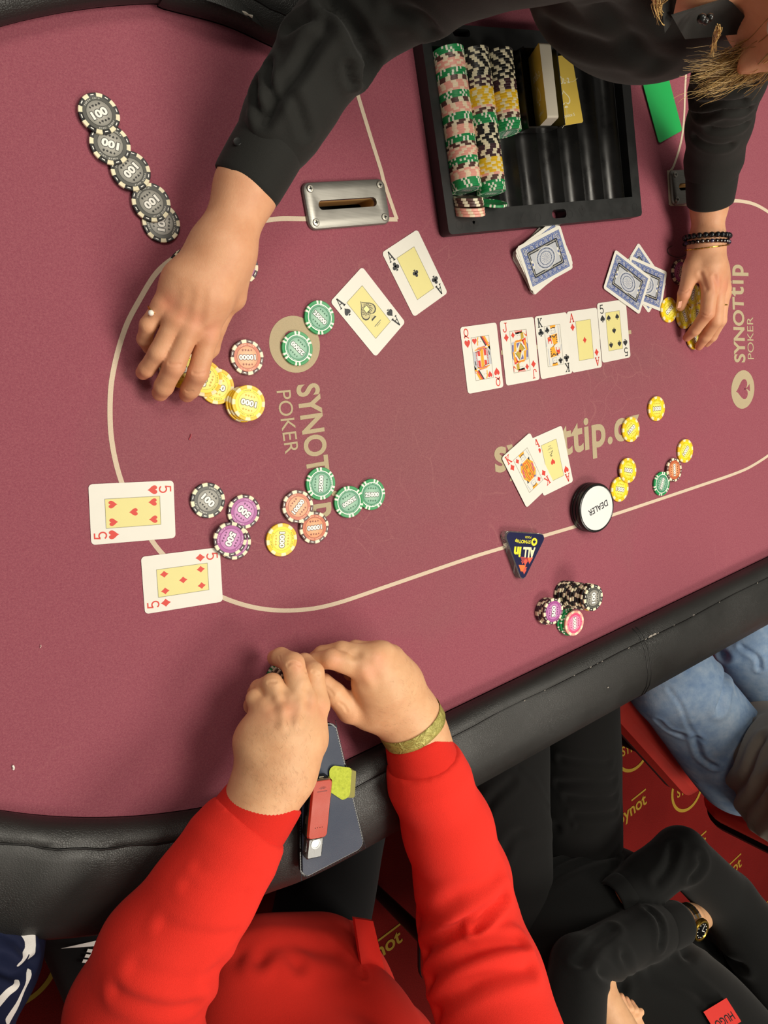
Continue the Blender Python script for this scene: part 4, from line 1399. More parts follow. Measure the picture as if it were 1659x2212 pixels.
wall(hu + HW - .001, hv + HD / 2, (HZ0 + HZ1) / 2 + .002, (.001, HD / 2, (HZ1 - HZ0) / 2), 'box_wall')
wall(hu + HW / 2, hv + .001, (HZ0 + HZ1) / 2 - .004, (HW / 2, .001, (HZ1 - HZ0) / 2 - .005), 'box_wall')
wall(hu + HW / 2, hv + HD - .001, (HZ0 + HZ1) / 2, (HW / 2, .001, (HZ1 - HZ0) / 2 - .001), 'box_wall')
0 and wall(hu + HW * .60, hv + HD / 2, (HZ0 + HZ1) / 2 - .006, (.0008, HD / 2, (HZ1 - HZ0) / 2 - .007), 'divider')
gc = Geo(); gc.prism(rounded(.056, .087, .003, 4), 0, .00074, 0)
ME_GOLDCARD = np_mesh('seat_card', gc.v, [f for f in gc.f], [M_CARD_EDGE, M_GOLD], [1 if i < 2 else 0 for i in range(len(gc.f))])
gp = Print()
gp.ring(.018, .036, .026, .0264, M_GOLDP, 1, 40, 150, 300); gp.ring(-.03, -.02, .03, .0304, M_GOLDP, 1, 40, -60, 60)
gp.text('ST\u016eL 2', 0, .0135, .0100, M_GOLDP, 2, 0, 0.03, .030)
SPd = []
P_ = Print(); suit(P_, 'spade', 0, -.010, .024, M_GOLDP, 2); gp.raw(P_.v, P_.f, M_GOLDP, 2)
P_ = Print(); suit(P_, 'spade', 0, -.0098, .0195, M_GOLD, 3); gp.raw(P_.v, P_.f, M_GOLD, 3)
gp.text('pozice 5', 0.003, -.032, .0052, M_GOLDP, 2, 0, 0.02, .021)
ME_GOLDPRINT = gp.mesh('gold_print')
NG = 22
for i in range(NG):
    o = bpy.data.objects.new('seat_card', ME_GOLDCARD); link(o)
    lean = math.radians(29)
    zax = Vector((-E1[0] * math.cos(lean), -E1[1] * math.cos(lean), -math.sin(lean)))  # faces left and a little down
    yax = Vector((E2[0], E2[1], 0)); xax = yax.cross(zax)
    c = tab(hu + .0185 + i * 0.00088, hv + HD / 2 - .0005, HZ0 + .0025 + .0262)
    o.matrix_world = Matrix.Translation(Vector(c)) @ Matrix((xax, yax, zax)).transposed().to_4x4()
    tag(o, 'front gold card of the deck standing in the black box' if i == 0 else 'gold card in the standing deck, its white edge upward', 'card', 'gold cards standing in the box')
    if i == 0:
        p = bpy.data.objects.new('face_print', ME_GOLDPRINT); link(p, o); p.location = (0, 0, .0008)
c, a = pose_any((1241.7, 130), (1265.2, 266.3), 0.022)
o = bpy.data.objects.new('seat_card', ME_GOLDCARD); link(o)
o.location = (c[0] + 0.0035 * E1[0] + .006 * E2[0], c[1] + 0.0035 * E1[1] + .006 * E2[1], T + 0.0170); o.rotation_euler = (0, 0, a + math.pi)
tag(o, 'gold card with white spade lying face up against the black box', 'card')
p = bpy.data.objects.new('face_print', ME_GOLDPRINT); link(p, o); p.location = (0, 0, .0008)

# ================================================================== dealer button, all-in marker
M_BTN = plastic('button_black', '0c0c0d', 0.22, 0.02)
bt = at(1289.2, 1097.5, 0.019)
btn = thing('dealer_button', 'large white dealer button with a black grooved edge lying on the printed line', 'dealer button', (bt[0], bt[1], T + 0.0006))
g = Geo()
RB = 0.0378
g.lathe([(RB - .002, 0), (RB, .0015), (RB, .0045), (RB - .0012, .0052), (RB - .0012, .0058), (RB, .0065), (RB, .0105), (RB - .0012, .0112), (RB - .0012, .0118), (RB, .0125), (RB, .0165), (RB - .0014, .0186), (RB - .0030, .0190), (RB - .004, .0186), (0.002, .0186)], 64, (bt[0], bt[1], T + .0006))
g.build('button_body', M_BTN, btn, smooth=35)
g = Geo()
g.lathe([(RB - .0042, .0184), (RB - .0042, .0189), (RB - .006, .0191), (.002, .0192)], 64, (bt[0], bt[1], T + .0006))
g.build('white_top', flat('e6e6e4', 0.35), btn, smooth=35)
P = Print()
P.text('DEALER', 0, -0.0, .0098, flat('1b1b22', .5), 1, heading(1289, 1097, 149, .019), 0.012, .0425)
P.world(lambda x, y, z: (bt[0] + 0.002 + x, bt[1] + y, T + .0006 + .01925 + z), 'button_lettering', btn)

am = [at(1087, 1146, .012), at(1183, 1153.5, .012), at(1129, 1262.5, .012)]
amc = sum(am) / 3
def tri_round(pts, r, n=5):
    out = []
    pts = [np.array(p[:2]) for p in pts]
    for i in range(3):
        p, a, b = pts[i], pts[i - 1], pts[(i + 1) % 3]
        da = (a - p) / np.linalg.norm(a - p); db = (b - p) / np.linalg.norm(b - p)
        half = math.acos(np.clip(da @ db, -1, 1)) / 2
        bis = (da + db) / np.linalg.norm(da + db)
        c = p + bis * r / math.sin(half)
        s = p + da * r / math.tan(half); e = p + db * r / math.tan(half)
        a0 = math.atan2(*(s - c)[::-1]); a1 = math.atan2(*(e - c)[::-1])
        d = (a1 - a0 + math.pi) % (2 * math.pi) - math.pi
        out += [tuple(c + r * np.array([math.cos(a0 + d * k / n), math.sin(a0 + d * k / n)])) for k in range(n + 1)]
    A = sum(out[i][0] * out[(i + 1) % len(out)][1] - out[(i + 1) % len(out)][0] * out[i][1] for i in range(len(out)))
    return out if A > 0 else out[::-1]
def acrylic():
    t = NT('clear_acrylic')
    t.out(lin('e9ece9'), 0.06, 0, None, 0.5)
    t.b.inputs['Transmission Weight'].default_value = 0.9
    t.b.inputs['IOR'].default_value = 1.45
    return t.m
M_ACR = acrylic()
ai = thing('all_in_marker', 'triangular clear acrylic marker with a navy and red printed face', 'marker', (amc[0], amc[1], T + 0.0006))
tr_o = tri_round(am, 0.0075)
g = Geo(); g.prism(tr_o, T + .0006, T + .0118, 0, 0.0012)
g.build('acrylic_block', M_ACR, ai)
def orange(c): return flat(c, 0.3)
P = Print()
M_NAVY = flat('1a1c44', 0.25)
u_ = np.array([math.cos(heading(1135, 1180, 183, .012)), math.sin(heading(1135, 1180, 183, .012))])
v_ = np.array([-u_[1], u_[0]])
loc = lambda w: np.array([(np.array(w[:2]) - amc[:2]) @ u_, (np.array(w[:2]) - amc[:2]) @ v_])
face_pts = [loc(p) for p in inset(np.array(tr_o), 0.0014)]
P.poly(face_pts, M_NAVY, 1)
lp = [loc(p) for p in am]
ymin = min(p[1] for p in lp); ymax = max(p[1] for p in lp)
ra = random.Random(2)
def inside(x, y, mrg=0.003):
    s = []
    for i in range(3):
        a, b = lp[i], lp[(i + 1) % 3]
        e = b - a; nn = np.array([-e[1], e[0]]) / np.linalg.norm(e)
        s.append(nn @ (np.array([x, y]) - a))
    return min(map(abs, s)) > mrg and (all(q > 0 for q in s) or all(q < 0 for q in s))
cols = ['e03a34', 'ee7a3c', 'e0a860', 'd85a4a']
for i in range(240):
    x, y = ra.uniform(-.055, .055), ra.uniform(ymin, ymax); s = ra.uniform(.0028, .0062)
    if -0.024 < y < 0.012 and abs(x) < .0285: continue
    if not (inside(x - s, y - s * .7) and inside(x + s, y - s * .7) and inside(x, y + s)): continue
    L_ = 1.3 + .012 * i
    if i % 2: P.poly([(x - s, y - s * .7), (x + s, y - s * .7), (x, y + s)], orange(cols[i % 4]), L_)
    else:
        P.poly([(x - s, y - s * .7), (x + s, y - s * .7), (x, y + s)], M_NAVY, L_)
        for k in range(5):
            w = s * (1 - k / 5)
            P.rect(x - w, y + k * s * .3 - s * .6, x + w, y + k * s * .3 - s * .44, orange(cols[i // 2 % 4]), L_ + .006)
M_LEM = flat('f2e63a', 0.3)
P.text('ALL', -.0085, .0035, .0150, flat('f6ecc0', .3), 6, 0, 0.05, .0235)
P.text('in', .0135, .0035, .0150, M_LEM, 6, 0, 0.05, .0135)
P.disc(-.0165, -.0120, .0058, M_LEM, 5, 28)
suit(P, 'spade', -.0165, -.0120, .007, M_NAVY, 6)
P.text('SYNOTtip', .0055, -.0122, .0064, M_LEM, 6, 0, 0.03, .030)
P.text('POKER', -.0035, -.0182, .0030, M_LEM, 6, 0, 0.0, .012)
P.world(lambda x, y, z: (amc[0] + x * u_[0] + y * v_[0], amc[1] + x * u_[1] + y * v_[1], T + .01182 + z), 'printed_face', ai)

# specks on the cloth
def speck(px, py, l, w, ang, col, label):
    c = at(px, py)
    h = heading(px, py, ang)
    d = np.array([math.cos(h), math.sin(h), 0])
    g = Geo(); g.tube([c - d * l / 2 + [0, 0, w], c + [0.0006, 0, w * 1.4], c + d * l / 2 + [0, 0, w]], w, 6)
    o = g.build('lint', flat(col, .9)); tag(o, label, 'lint')
speck(28, 1657, .0045, .0011, 80, 'f0ece4', 'white crumb on the cloth at the left edge')
speck(410, 944, .0068, .0007, 110, 'b04a56', 'tiny red thread lying inside the oval line')
speck(87, 1396, .003, .0006, 100, 'cfa7a4', 'pale speck of lint on the cloth left of the seated player')
# ================================================================== growing soft bodies: one continuous skin round a posed skeleton
def unit(v):
    v = np.asarray(v, float)
    return v / (np.linalg.norm(v) + 1e-12)

def J(px, py, z, w):
    """joint seen at a pixel at height z above the cloth, w pixels wide there -> (place, radius)"""
    p = at(px, py, z)
    return (p, w / 2 / FPX * depth_of(p))

def chain(js, fl=None):
    return [('c', js[i][0], js[i + 1][0], js[i][1], js[i + 1][1], fl) for i in range(len(js) - 1)]

def bounds(node):
    k = node[0]
    if k == 'c':
        m = max(node[3], node[4])
        return np.minimum(node[1], node[2]) - m, np.maximum(node[1], node[2]) + m
    if k == 'e':
        r = max(node[2]); return node[1] - r, node[1] + r
    if k == 'u':
        bs = [bounds(c) for c in node[2]]
        return np.min([b[0] for b in bs], 0), np.max([b[1] for b in bs], 0)
    if k == 'hand':
        bs = [bounds(node[1])] + [bounds(c) for c in node[3]]
        return np.min([b[0] for b in bs], 0), np.max([b[1] for b in bs], 0)
    if k in ('cut', 'sub'): return bounds(node[1])

def smin(a, b, k):
    if k <= 0: return np.minimum(a, b)
    h = np.maximum(k - np.abs(a - b), 0) / k
    return np.minimum(a, b) - h * h * k * 0.25

def field(node, ax, mg):
    """distance to the shape on a grid (far away: 1)"""
    X, Y, Z = ax
    shape = (len(X), len(Y), len(Z))
    k = node[0]
    if k == 'u':
        d = None
        for c in node[2]:
            e = field(c, ax, mg + node[1])
            d = e if d is None else smin(d, e, node[1])
        return d
    if k == 'hand':
        p = field(node[1], ax, mg + node[2])
        d = p
        for c in node[3]: d = np.minimum(d, smin(p, field(c, ax, mg + node[2]), node[2]))
        return d
    if k == 'cut':
        d = field(node[1], ax, mg)
        n = node[3]; p = node[2]
        pl = (X[:, None, None] - p[0]) * n[0] + (Y[None, :, None] - p[1]) * n[1] + (Z[None, None, :] - p[2]) * n[2]
        return np.maximum(d, pl.astype(np.float32))
    if k == 'sub':
        return np.maximum(field(node[1], ax, mg), -field(node[2], ax, mg))
    d = np.full(shape, 1.0, np.float32)
    lo, hi = bounds(node)
    s = []
    for A, l, h in zip(ax, lo - mg, hi + mg):
        i0, i1 = np.searchsorted(A, l), np.searchsorted(A, h)
        if i1 <= i0: return d
        s.append(slice(i0, i1))
    x, y, z = X[s[0]][:, None, None], Y[s[1]][None, :, None], Z[s[2]][None, None, :]
    if k == 'c':
        a, b, ra, rb, fl = node[1:6]
        ba = b - a; L = float(ba @ ba) + 1e-12
        qx, qy, qz = x - a[0], y - a[1], z - a[2]
        t = np.clip((qx * ba[0] + qy * ba[1] + qz * ba[2]) / L, 0, 1)
        qx, qy, qz = qx - t * ba[0], qy - t * ba[1], qz - t * ba[2]
        if fl is not None:
            n, f = fl
            q = (qx * n[0] + qy * n[1] + qz * n[2]) * (1 / f - 1)
            qx, qy, qz = qx + n[0] * q, qy + n[1] * q, qz + n[2] * q
        v = np.sqrt(qx * qx + qy * qy + qz * qz) - (ra + t * (rb - ra))
        d[s[0], s[1], s[2]] = v * (0.5 * (1 + fl[1]) if fl is not None else 1)
    else:
        c, r, B = node[1], np.asarray(node[2]), node[3]
        q = [x - c[0], y - c[1], z - c[2]]
        l = [sum(q[j] * B[i][j] for j in range(3)) for i in range(3)]
        k0 = np.sqrt(sum((l[i] / r[i]) ** 2 for i in range(3)))
        k1 = np.sqrt(sum((l[i] / r[i] ** 2) ** 2 for i in range(3)))
        d[s[0], s[1], s[2]] = k0 * (k0 - 1) / np.maximum(k1, 1e-6)
    return d

def nets(d, org, h):
    """surface of a sampled distance field as a quad mesh"""
    s = d < 0
    nx, ny, nz = d.shape
    c = np.zeros((nx - 1, ny - 1, nz - 1), np.int8)
    for i in (0, 1):
        for j in (0, 1):
            for k in (0, 1):
                c += s[i:nx - 1 + i, j:ny - 1 + j, k:nz - 1 + k]
    act = (c > 0) & (c < 8)
    ci = np.argwhere(act)
    idx = np.full(act.shape, -1, np.int64)
    idx[act] = np.arange(len(ci))
    P = np.zeros((len(ci), 3)); W = np.zeros(len(ci))
    corner = lambda o: d[ci[:, 0] + o[0], ci[:, 1] + o[1], ci[:, 2] + o[2]].astype(float)
    cv = {(i, j, k): corner((i, j, k)) for i in (0, 1) for j in (0, 1) for k in (0, 1)}
    for a in range(3):
        o1, o2 = [q for q in range(3) if q != a]
        for u in (0, 1):
            for v in (0, 1):
                p = [0, 0, 0]; p[o1] = u; p[o2] = v
                q = list(p); q[a] = 1
                A, B = cv[tuple(p)], cv[tuple(q)]
                m = (A < 0) != (B < 0)
                t = np.where(m, A / np.where(np.abs(A - B) < 1e-12, 1e-12, A - B), 0)
                for w in range(3): P[:, w] += np.where(m, p[w] + (t if w == a else 0), 0)
                W += m
    V = (ci + P / np.maximum(W, 1)[:, None]) * h + org
    Q = []
    for a in range(3):
        o1, o2 = (a + 1) % 3, (a + 2) % 3
        sl0 = [slice(None)] * 3; sl1 = [slice(None)] * 3
        sl0[a] = slice(0, -1); sl1[a] = slice(1, None)
        e = s[tuple(sl0)] != s[tuple(sl1)]
        q = np.argwhere(e)
        ok = (q[:, o1] > 0) & (q[:, o2] > 0) & (q[:, o1] < d.shape[o1] - 1) & (q[:, o2] < d.shape[o2] - 1)
        q = q[ok]
        def cell(d1, d2):
            k = q.copy(); k[:, o1] -= d1; k[:, o2] -= d2
            return idx[k[:, 0], k[:, 1], k[:, 2]]
        f = np.stack([cell(1, 1), cell(0, 1), cell(0, 0), cell(1, 0)], 1)
        ins = s[q[:, 0], q[:, 1], q[:, 2]]
        f[~ins] = f[~ins][:, ::-1]
        Q.append(f)
    Q = np.concatenate(Q)
    return V, Q[(Q >= 0).all(1)]

def vnormals(V, Q):
    n = np.cross(V[Q[:, 2]] - V[Q[:, 0]], V[Q[:, 3]] - V[Q[:, 1]])
    N = np.zeros_like(V)
    for k in range(4): np.add.at(N, Q[:, k], n)
    return N / (np.linalg.norm(N, axis=1)[:, None] + 1e-12)

def relax(V, Q, it=2, lam=0.5):
    e = np.concatenate([Q[:, [0, 1]], Q[:, [1, 2]], Q[:, [2, 3]], Q[:, [3, 0]]])
    for _ in range(it):
        S = np.zeros_like(V); n = np.zeros(len(V))
        np.add.at(S, e[:, 0], V[e[:, 1]]); np.add.at(n, e[:, 0], 1)
        np.add.at(S, e[:, 1], V[e[:, 0]]); np.add.at(n, e[:, 1], 1)
        V = V + lam * (S / np.maximum(n, 1)[:, None] - V)
    return V

def grow(node, h, it=2):
    lo, hi = bounds(node)
    lo = lo - 3 * h; hi = hi + 3 * h
    ax = [np.arange(l, u + h, h, dtype=np.float64).astype(np.float32) for l, u in zip(lo, hi)]
    d = field(node, ax, 0.01 + 2 * h)
    V, Q = nets(d, np.array([a[0] for a in ax], float), h)
    return relax(V, Q, it), Q

def pick(V, pts):
    """points of the near side of a surface seen at these pixels"""
    uv = to_px(V); dp = depth_of(V)
    out = []
    for p in pts:
        r = np.hypot(uv[:, 0] - p[0], uv[:, 1] - p[1])
        near = np.argsort(r)[:24]
        near = near[r[near] < max(6, r[near[0]] + 3)]
        out.append(V[near[np.argmin(dp[near])]])
    return np.array(out)

def dist_line(V, L, reach):
    """distance to a polyline (only near it)"""
    L = np.array(spline(list(L), 5)) if len(L) > 2 else np.asarray(L)
    D = np.full(len(V), 9.0)
    lo, hi = L.min(0) - reach, L.max(0) + reach
    m = np.where(((V > lo) & (V < hi)).all(1))[0]
    P = V[m]; best = np.full(len(m), 9.0)
    for i in range(len(L) - 1):
        a, b = L[i], L[i + 1]; ba = b - a
        t = np.clip(((P - a) @ ba) / (ba @ ba + 1e-12), 0, 1)
        best = np.minimum(best, np.linalg.norm(P - a - t[:, None] * ba, axis=1))
    D[m] = best
    return D

def crease(V, Q, strokes, space='px'):
    """press folds (depth > 0) or raise ridges (depth < 0): (points, width, depth)"""
    N = vnormals(V, Q)
    disp = np.zeros(len(V))
    for pts, w, dep in strokes:
        L = pick(V, pts) if len(pts[0]) == 2 else np.asarray(pts)
        d = dist_line(V, L, 5 * w)
        disp += -dep * np.exp(-(d / w) ** 2) + 0.45 * dep * np.exp(-((d - 2.1 * w) / w) ** 2)
    return V + N * disp[:, None]

def ripple(V, Q, amp, seed=0, scale=18.0, n=14, axis=None):
    """slack of cloth: low soft waves across the surface"""
    r = np.random.RandomState(seed)
    N = vnormals(V, Q)
    s = np.zeros(len(V))
    for i in range(n):
        k = r.normal(size=3)
        if axis is not None: k = k - 0.75 * (k @ axis) * axis
        k = unit(k) * scale * r.uniform(.5, 2.2)
        wp = unit(r.normal(size=3)) * scale * .6
        s += np.sin(V @ k + 1.6 * np.sin(V @ wp + r.uniform(0, 6)) + r.uniform(0, 6)) / (1 + np.linalg.norm(k) / scale)
    return V + N * (amp * s / math.sqrt(n))[:, None]

def body(name, V, Q, mats, parent, attrs=None, fm=None):
    o = obj(name, V, Q, mats, parent, fm, True)
    for k, a in (attrs or {}).items():
        at_ = o.data.attributes.new(k, 'FLOAT', 'POINT')
        at_.data.foreach_set('value', np.asarray(a, dtype=np.float32))
    return o

def join(parts):
    """several grown surfaces as one mesh"""
    Vs, Qs, n = [], [], 0
    for V, Q in parts:
        Vs.append(V); Qs.append(Q + n); n += len(V)
    return np.concatenate(Vs), np.concatenate(Qs)

def skin(name, c, red, deep, hairy=0.0):
    t = NT(name)
    co = t.coord()
    n1 = t.noise(co, 45, 4, 0.6); n2 = t.noise(co, 420, 3, 0.65)
    base = t.ramp(n1, [(0.32, lin(deep)), (0.68, lin(c))])
    a = t.new('ShaderNodeAttribute', attribute_name='flush')
    col = t.mix(t.math('MULTIPLY', a.outputs['Fac'], 0.75), base, lin(red))
    a2 = t.new('ShaderNodeAttribute', attribute_name='nail')
    col = t.mix(t.math('MULTIPLY', a2.outputs['Fac'], 0.6), col, lin('e3ab98'))
    v = t.new('ShaderNodeTexVoronoi', feature='DISTANCE_TO_EDGE'); v.inputs['Scale'].default_value = 900
    t.link(co, v.inputs['Vector'])
    nb = t.bump(v.outputs['Distance'], 0.18, 0.0006)
    nb = t.bump(n2, 0.25, 0.0008, nb)
    t.out(col, 0.52, 0, nb, 0.4)
    t.b.inputs['Subsurface Weight'].default_value = 0.12
    t.b.inputs['Subsurface Radius'].default_value = (0.006, 0.0025, 0.0015)
    t.b.inputs['Subsurface Scale'].default_value = 1.0
    return t.m

def flush(V, spots):
    a = np.zeros(len(V))
    for p, r in spots:
        a = np.maximum(a, np.exp(-(np.linalg.norm(V - p, axis=1) / r) ** 2))
    return a

def hand(palm, fingers, arm=(), k=0.014, kf=0.006, h=0.0014, wrinkles=(), it=2):
    """palm: list of joint pairs; fingers: joint lists; each finger blends into the palm, never into its neighbour"""
    P = ('u', k, [p for pr in palm for p in chain(pr)] + [p for pr in arm for p in chain(pr)])
    V, Q = grow(('hand', P, kf, [('u', 0.003, chain(f)) for f in fingers]), h, it)
    if wrinkles: V = crease(V, Q, wrinkles)
    return V, Q
# ================================================================== people
def W(x, y, z): return np.array([x, y, z + T])
def B(x, y, z, r): return (W(x, y, z), r)
def ell(c, r, ax=None): return ('e', np.asarray(c, float), r, np.eye(3) if ax is None else np.asarray(ax))

M_SKIN_D = skin('dealer_skin', 'd9a37e', 'cf7c62', 'cf9570')
M_SKIN_P = skin('player_skin', 'e0b086', 'd98f6e', 'd5a178')
M_SHIRT = cloth('black_shirt', '222220', 0.8, 1600, 0.75, 0.25)
M_SWEAT = cloth('red_sweat_cloth', 'e63429', 0.88, 1100, 0.95, 0.08, 8, 0.6, 0.0008)
M_RIB = cloth('red_rib_cloth', 'dc2e24', 0.82, 1500, 0.95, 0.08, 8, 0.7, 0.001)
M_PANTS = cloth('black_trouser_cloth', '101113', 0.8, 1200, 0.9, 0.2)
M_SWB = cloth('black_sweater', '151616', 0.8, 1100, 0.9, 0.3)
M_JEANB = cloth('black_denim', '161616', 0.75, 1500, 0.9, 0.2)
def denim():
    t = NT('pale_blue_denim')
    co = t.coord()
    tw = t.noise(t.coord(scale=(1500, 300, 900)), 1.0, 2)
    big = t.noise(co, 14, 4, 0.6)
    mid = t.noise(co, 60, 4, 0.6)
    c = t.ramp(t.math('ADD', t.math('MULTIPLY', big, 0.6), t.math('MULTIPLY', mid, 0.4)), [(0.30, lin('6f8db6')), (0.5, lin('93abc8')), (0.72, lin('b9c9da'))])
    c = t.mix(t.math('MULTIPLY', tw, 0.25), c, lin('4f6c98'))
    return t.out(c, 0.9, 0, t.bump(t.math('ADD', tw, mid), 0.5, 0.001), 0.15)
M_DENIM = denim()
M_GREYSW = cloth('grey_sweater', '8a8478', 0.85, 1100, 0.9, 0.4)
M_GOLDM = flat('d8b04a', 0.25, 1.0)

Z = np.array([0, 0, 1.0])
def fitted(V, c, n, k, pad, off=0.0):
    """a closed line lying on the skin V round axis n through c: one radius for each of k directions"""
    n = unit(n); b = unit(Z - n * (Z @ n)); a = np.cross(b, n)
    q = V - (c + n * off); h_ = q @ n
    m = np.abs(h_) < .004
    q = q[m]; x, y = q @ a, q @ b; r = np.hypot(x, y); th = np.arctan2(y, x)
    m2 = r < .06; r, th = r[m2], th[m2]
    out = []
    for i in range(k):
        t = 2 * math.pi * i / k
        dd = np.abs((th - t + math.pi) % (2 * math.pi) - math.pi)
        s = r[dd < .16]
        out.append(c + n * off + ((s.max() if len(s) else .03) + pad) * (math.cos(t) * a + math.sin(t) * b))
    return out
def ring_band(c, n, r, tube, name, mat, parent, k=28, squash=None):
    """a ring round axis n"""
    n = unit(n); a = unit(np.cross(n, [0.2, 0.3, 0.9])); b = np.cross(n, a)
    g = Geo()
    g.tube([c + r * (math.cos(q) * a + math.sin(q) * b) for q in np.linspace(0, 2 * math.pi, k, endpoint=False)], tube, 8, closed=True)
    return g.build(name, mat, parent, smooth=60)

def nail_mesh(c, along, normal, w, l):
    """a small curved plate for a finger nail, joined to the hand"""
    along = unit(along); normal = unit(normal - along * (normal @ along)); side = np.cross(normal, along)
    V, Q = [], []
    n, m = 7, 7
    for i in range(n):
        for j in range(m):
            u, v = i / (n - 1) * 2 - 1, j / (m - 1) * 2 - 1
            k = math.sqrt(max(0, 1 - 0.22 * v ** 4))
            V.append(c + along * l / 2 * v + side * w / 2 * u * k + normal * (0.0012 * (1 - u * u) - .0004 - .0007 * max(0, abs(v) - .75)))
    for i in range(n - 1):
        for j in range(m - 1): Q.append((i * m + j, (i + 1) * m + j, (i + 1) * m + j + 1, i * m + j + 1))
    return np.array(V), np.array(Q)

# ------------------------------------------------------------------ the dealer
dealer = thing('person', 'dealer in a black shirt leaning over the tray, both arms stretched out across the cloth', 'person', (0.72, 0.75, 0.0))
# image-left hand, reaching over the bets
wr = J(482, 540, .068, 116)
fa = J(533, 405, .066, 128)
fa2 = J(600, 300, .078, 118)
mI, mM, mR, mP = J(449, 724, .058, 46), J(412, 704, .064, 46), J(380, 688, .061, 44), J(351, 660, .054, 42)
fing = [
    [mI, J(428, 806, .047, 45), J(411, 841, .028, 40), J(404, 852, .018, 35)],
    [mM, J(376, 790, .050, 46), J(354, 835, .030, 41), J(346, 849, .019, 36)],
    [mR, J(342, 762, .046, 41), J(317, 797, .028, 35), J(309, 805, .019, 32)],
    [mP, J(320, 702, .044, 36), J(312, 733, .028, 32), J(322, 752, .016, 28)],
    [J(490, 640, .044, 60), J(465, 705, .034, 46), J(455, 752, .020, 38), J(440, 775, .014, 30)],
]
palm = [[wr, J(455, 640, .066, 92), mI], [wr, J(440, 630, .068, 90), mM], [J(470, 545, .066, 100), J(415, 620, .064, 84), mR], [J(455, 545, .062, 90), J(392, 610, .058, 74), mP],
        [J(500, 560, .062, 90), J(500, 640, .050, 66)]]
wrk = []
for a, b, c in ((407, 822, 20), (356, 806, 20)):
    wrk.append(([(a + 2, b - 16), (a + c, b - 20), (a + 34, b - 14)], .0012, .0006))
hl = hand(palm, fing, [[wr, fa, fa2]], wrinkles=[([(414, 806), (428, 811), (443, 808)], .0012, .0007), ([(362, 786), (376, 792), (391, 790)], .0012, .0007),
                                                ([(399, 845), (407, 849), (416, 847)], .0010, .0005), ([(428, 640), (420, 690)], .004, -.0005), ([(455, 640), (449, 700)], .004, -.0005), ([(400, 640), (390, 676)], .004, -.0004),
                                                ([(430, 690), (427, 730)], .006, .0005), ([(397, 676), (392, 712)], .006, .0005), ([(367, 668), (360, 700)], .005, .0004)])
# image-right hand, gathering yellow chips
wr2 = J(1527, 522, .048, 62)
fb = J(1532, 445, .052, 70)
fb2 = J(1545, 330, .095, 72)
nI, nM, nR, nP = J(1534, 614, .058, 36), J(1551, 618, .057, 34), J(1562, 624, .050, 30), J(1565, 634, .040, 25)
fing2 = [
    [nI, J(1528, 676, .055, 30), J(1501, 713, .030, 24), J(1484, 729, .013, 18)],
    [nM, J(1546, 692, .054, 29), J(1524, 727, .030, 24), J(1510, 748, .013, 18)],
    [nR, J(1556, 692, .046, 26), J(1538, 727, .025, 22), J(1527, 741, .012, 17)],
    [nP, J(1558, 686, .031, 22), J(1545, 714, .017, 18), J(1537, 728, .010, 15)],
    [J(1497, 575, .042, 40), J(1489, 600, .036, 33), J(1478, 634, .027, 27), J(1470.5, 662, .015, 20)],
]
palm2 = [[wr2, J(1530, 580, .055, 52), nI], [wr2, J(1540, 575, .056, 46), nM], [J(1533, 525, .046, 50), J(1550, 585, .050, 38), nR], [J(1535, 530, .042, 44), J(1554, 595, .042, 30), nP], [J(1515, 535, .044, 48), J(1496, 580, .040, 38)]]
hr = hand(palm2, fing2, [[wr2, fb, fb2]], h=0.0013, wrinkles=[([(1468, 627), (1477, 632), (1487, 629)], .0012, .0007), ([(1516, 678), (1530, 684), (1540, 678)], .0012, .0006), ([(1545, 600), (1551, 628)], .003, .0012), ([(1512, 592), (1520, 612), (1525, 625)], .003, .0012)])
nl = nail_mesh(at(1470.3, 657, .0225), J(1470.3, 663, .015, 1)[0] - J(1477, 634, .027, 1)[0], np.array([-.15, 0, 1.0]), .0105, .0120)
# torso, neck and head in one coarse skin below the clothes
sL, sR = W(.46, .42, .33), W(.86, .46, .33)
eL, eR = J(757, 45, .112, 60), J(1588, 125, .20, 80)
neck_b = J(1512, -92, .37, 228)
headc = at(1845, -95, .44)
fdir = unit(np.array([-.35, -.75, -.55]))
up_ = unit(np.array([-.15, -.55, .55]))
sd = np.cross(fdir, up_)
up_ = np.cross(sd, fdir)
HB = np.array([sd, fdir, up_])
coarse = ('u', 0.02, [
    *chain([(sL, .040), (J(930, -35, .19, 1)[0], .030), (eL[0], .026), (fa2[0], .022)]), *chain([(sR, .040), (eR[0], .030), (fb2[0], .020)]),
    *chain([(sL, .05), (sR, .05)]), *chain([(W(.66, .47, .27), .085), (W(.70, .70, .10), .10), (W(.72, .88, -.08), .13)]),
    *chain([neck_b, (headc + up_ * -.02 - fdir * .05, .040)]),
    ell(headc, (.072, .092, .105), HB), ell(headc + fdir * .035 - up_ * .06, (.045, .05, .045), HB),
    *chain([(headc + fdir * .088 + up_ * .012, .008), (headc + fdir * .104 - up_ * .018, .011)]),
    *chain([(headc + fdir * .086 - up_ * .048 - sd * .016, .006), (headc + fdir * .086 - up_ * .048 + sd * .016, .006)]),
    ell(headc + sd * .072 - fdir * .005, (.008, .018, .028), HB), ell(headc - sd * .072 - fdir * .005, (.008, .018, .028), HB),
    *chain([(W(.66, .92, -.15), .085), (W(.66, .95, -.42), .055), (W(.66, .98, -.72), .04)]), *chain([(W(.80, .92, -.15), .085), (W(.80, .95, -.42), .055), (W(.80, .98, -.72), .04)]),
])
cb = grow(coarse, 0.007, 2)
V, Q = join([hl, hr, nl, cb])
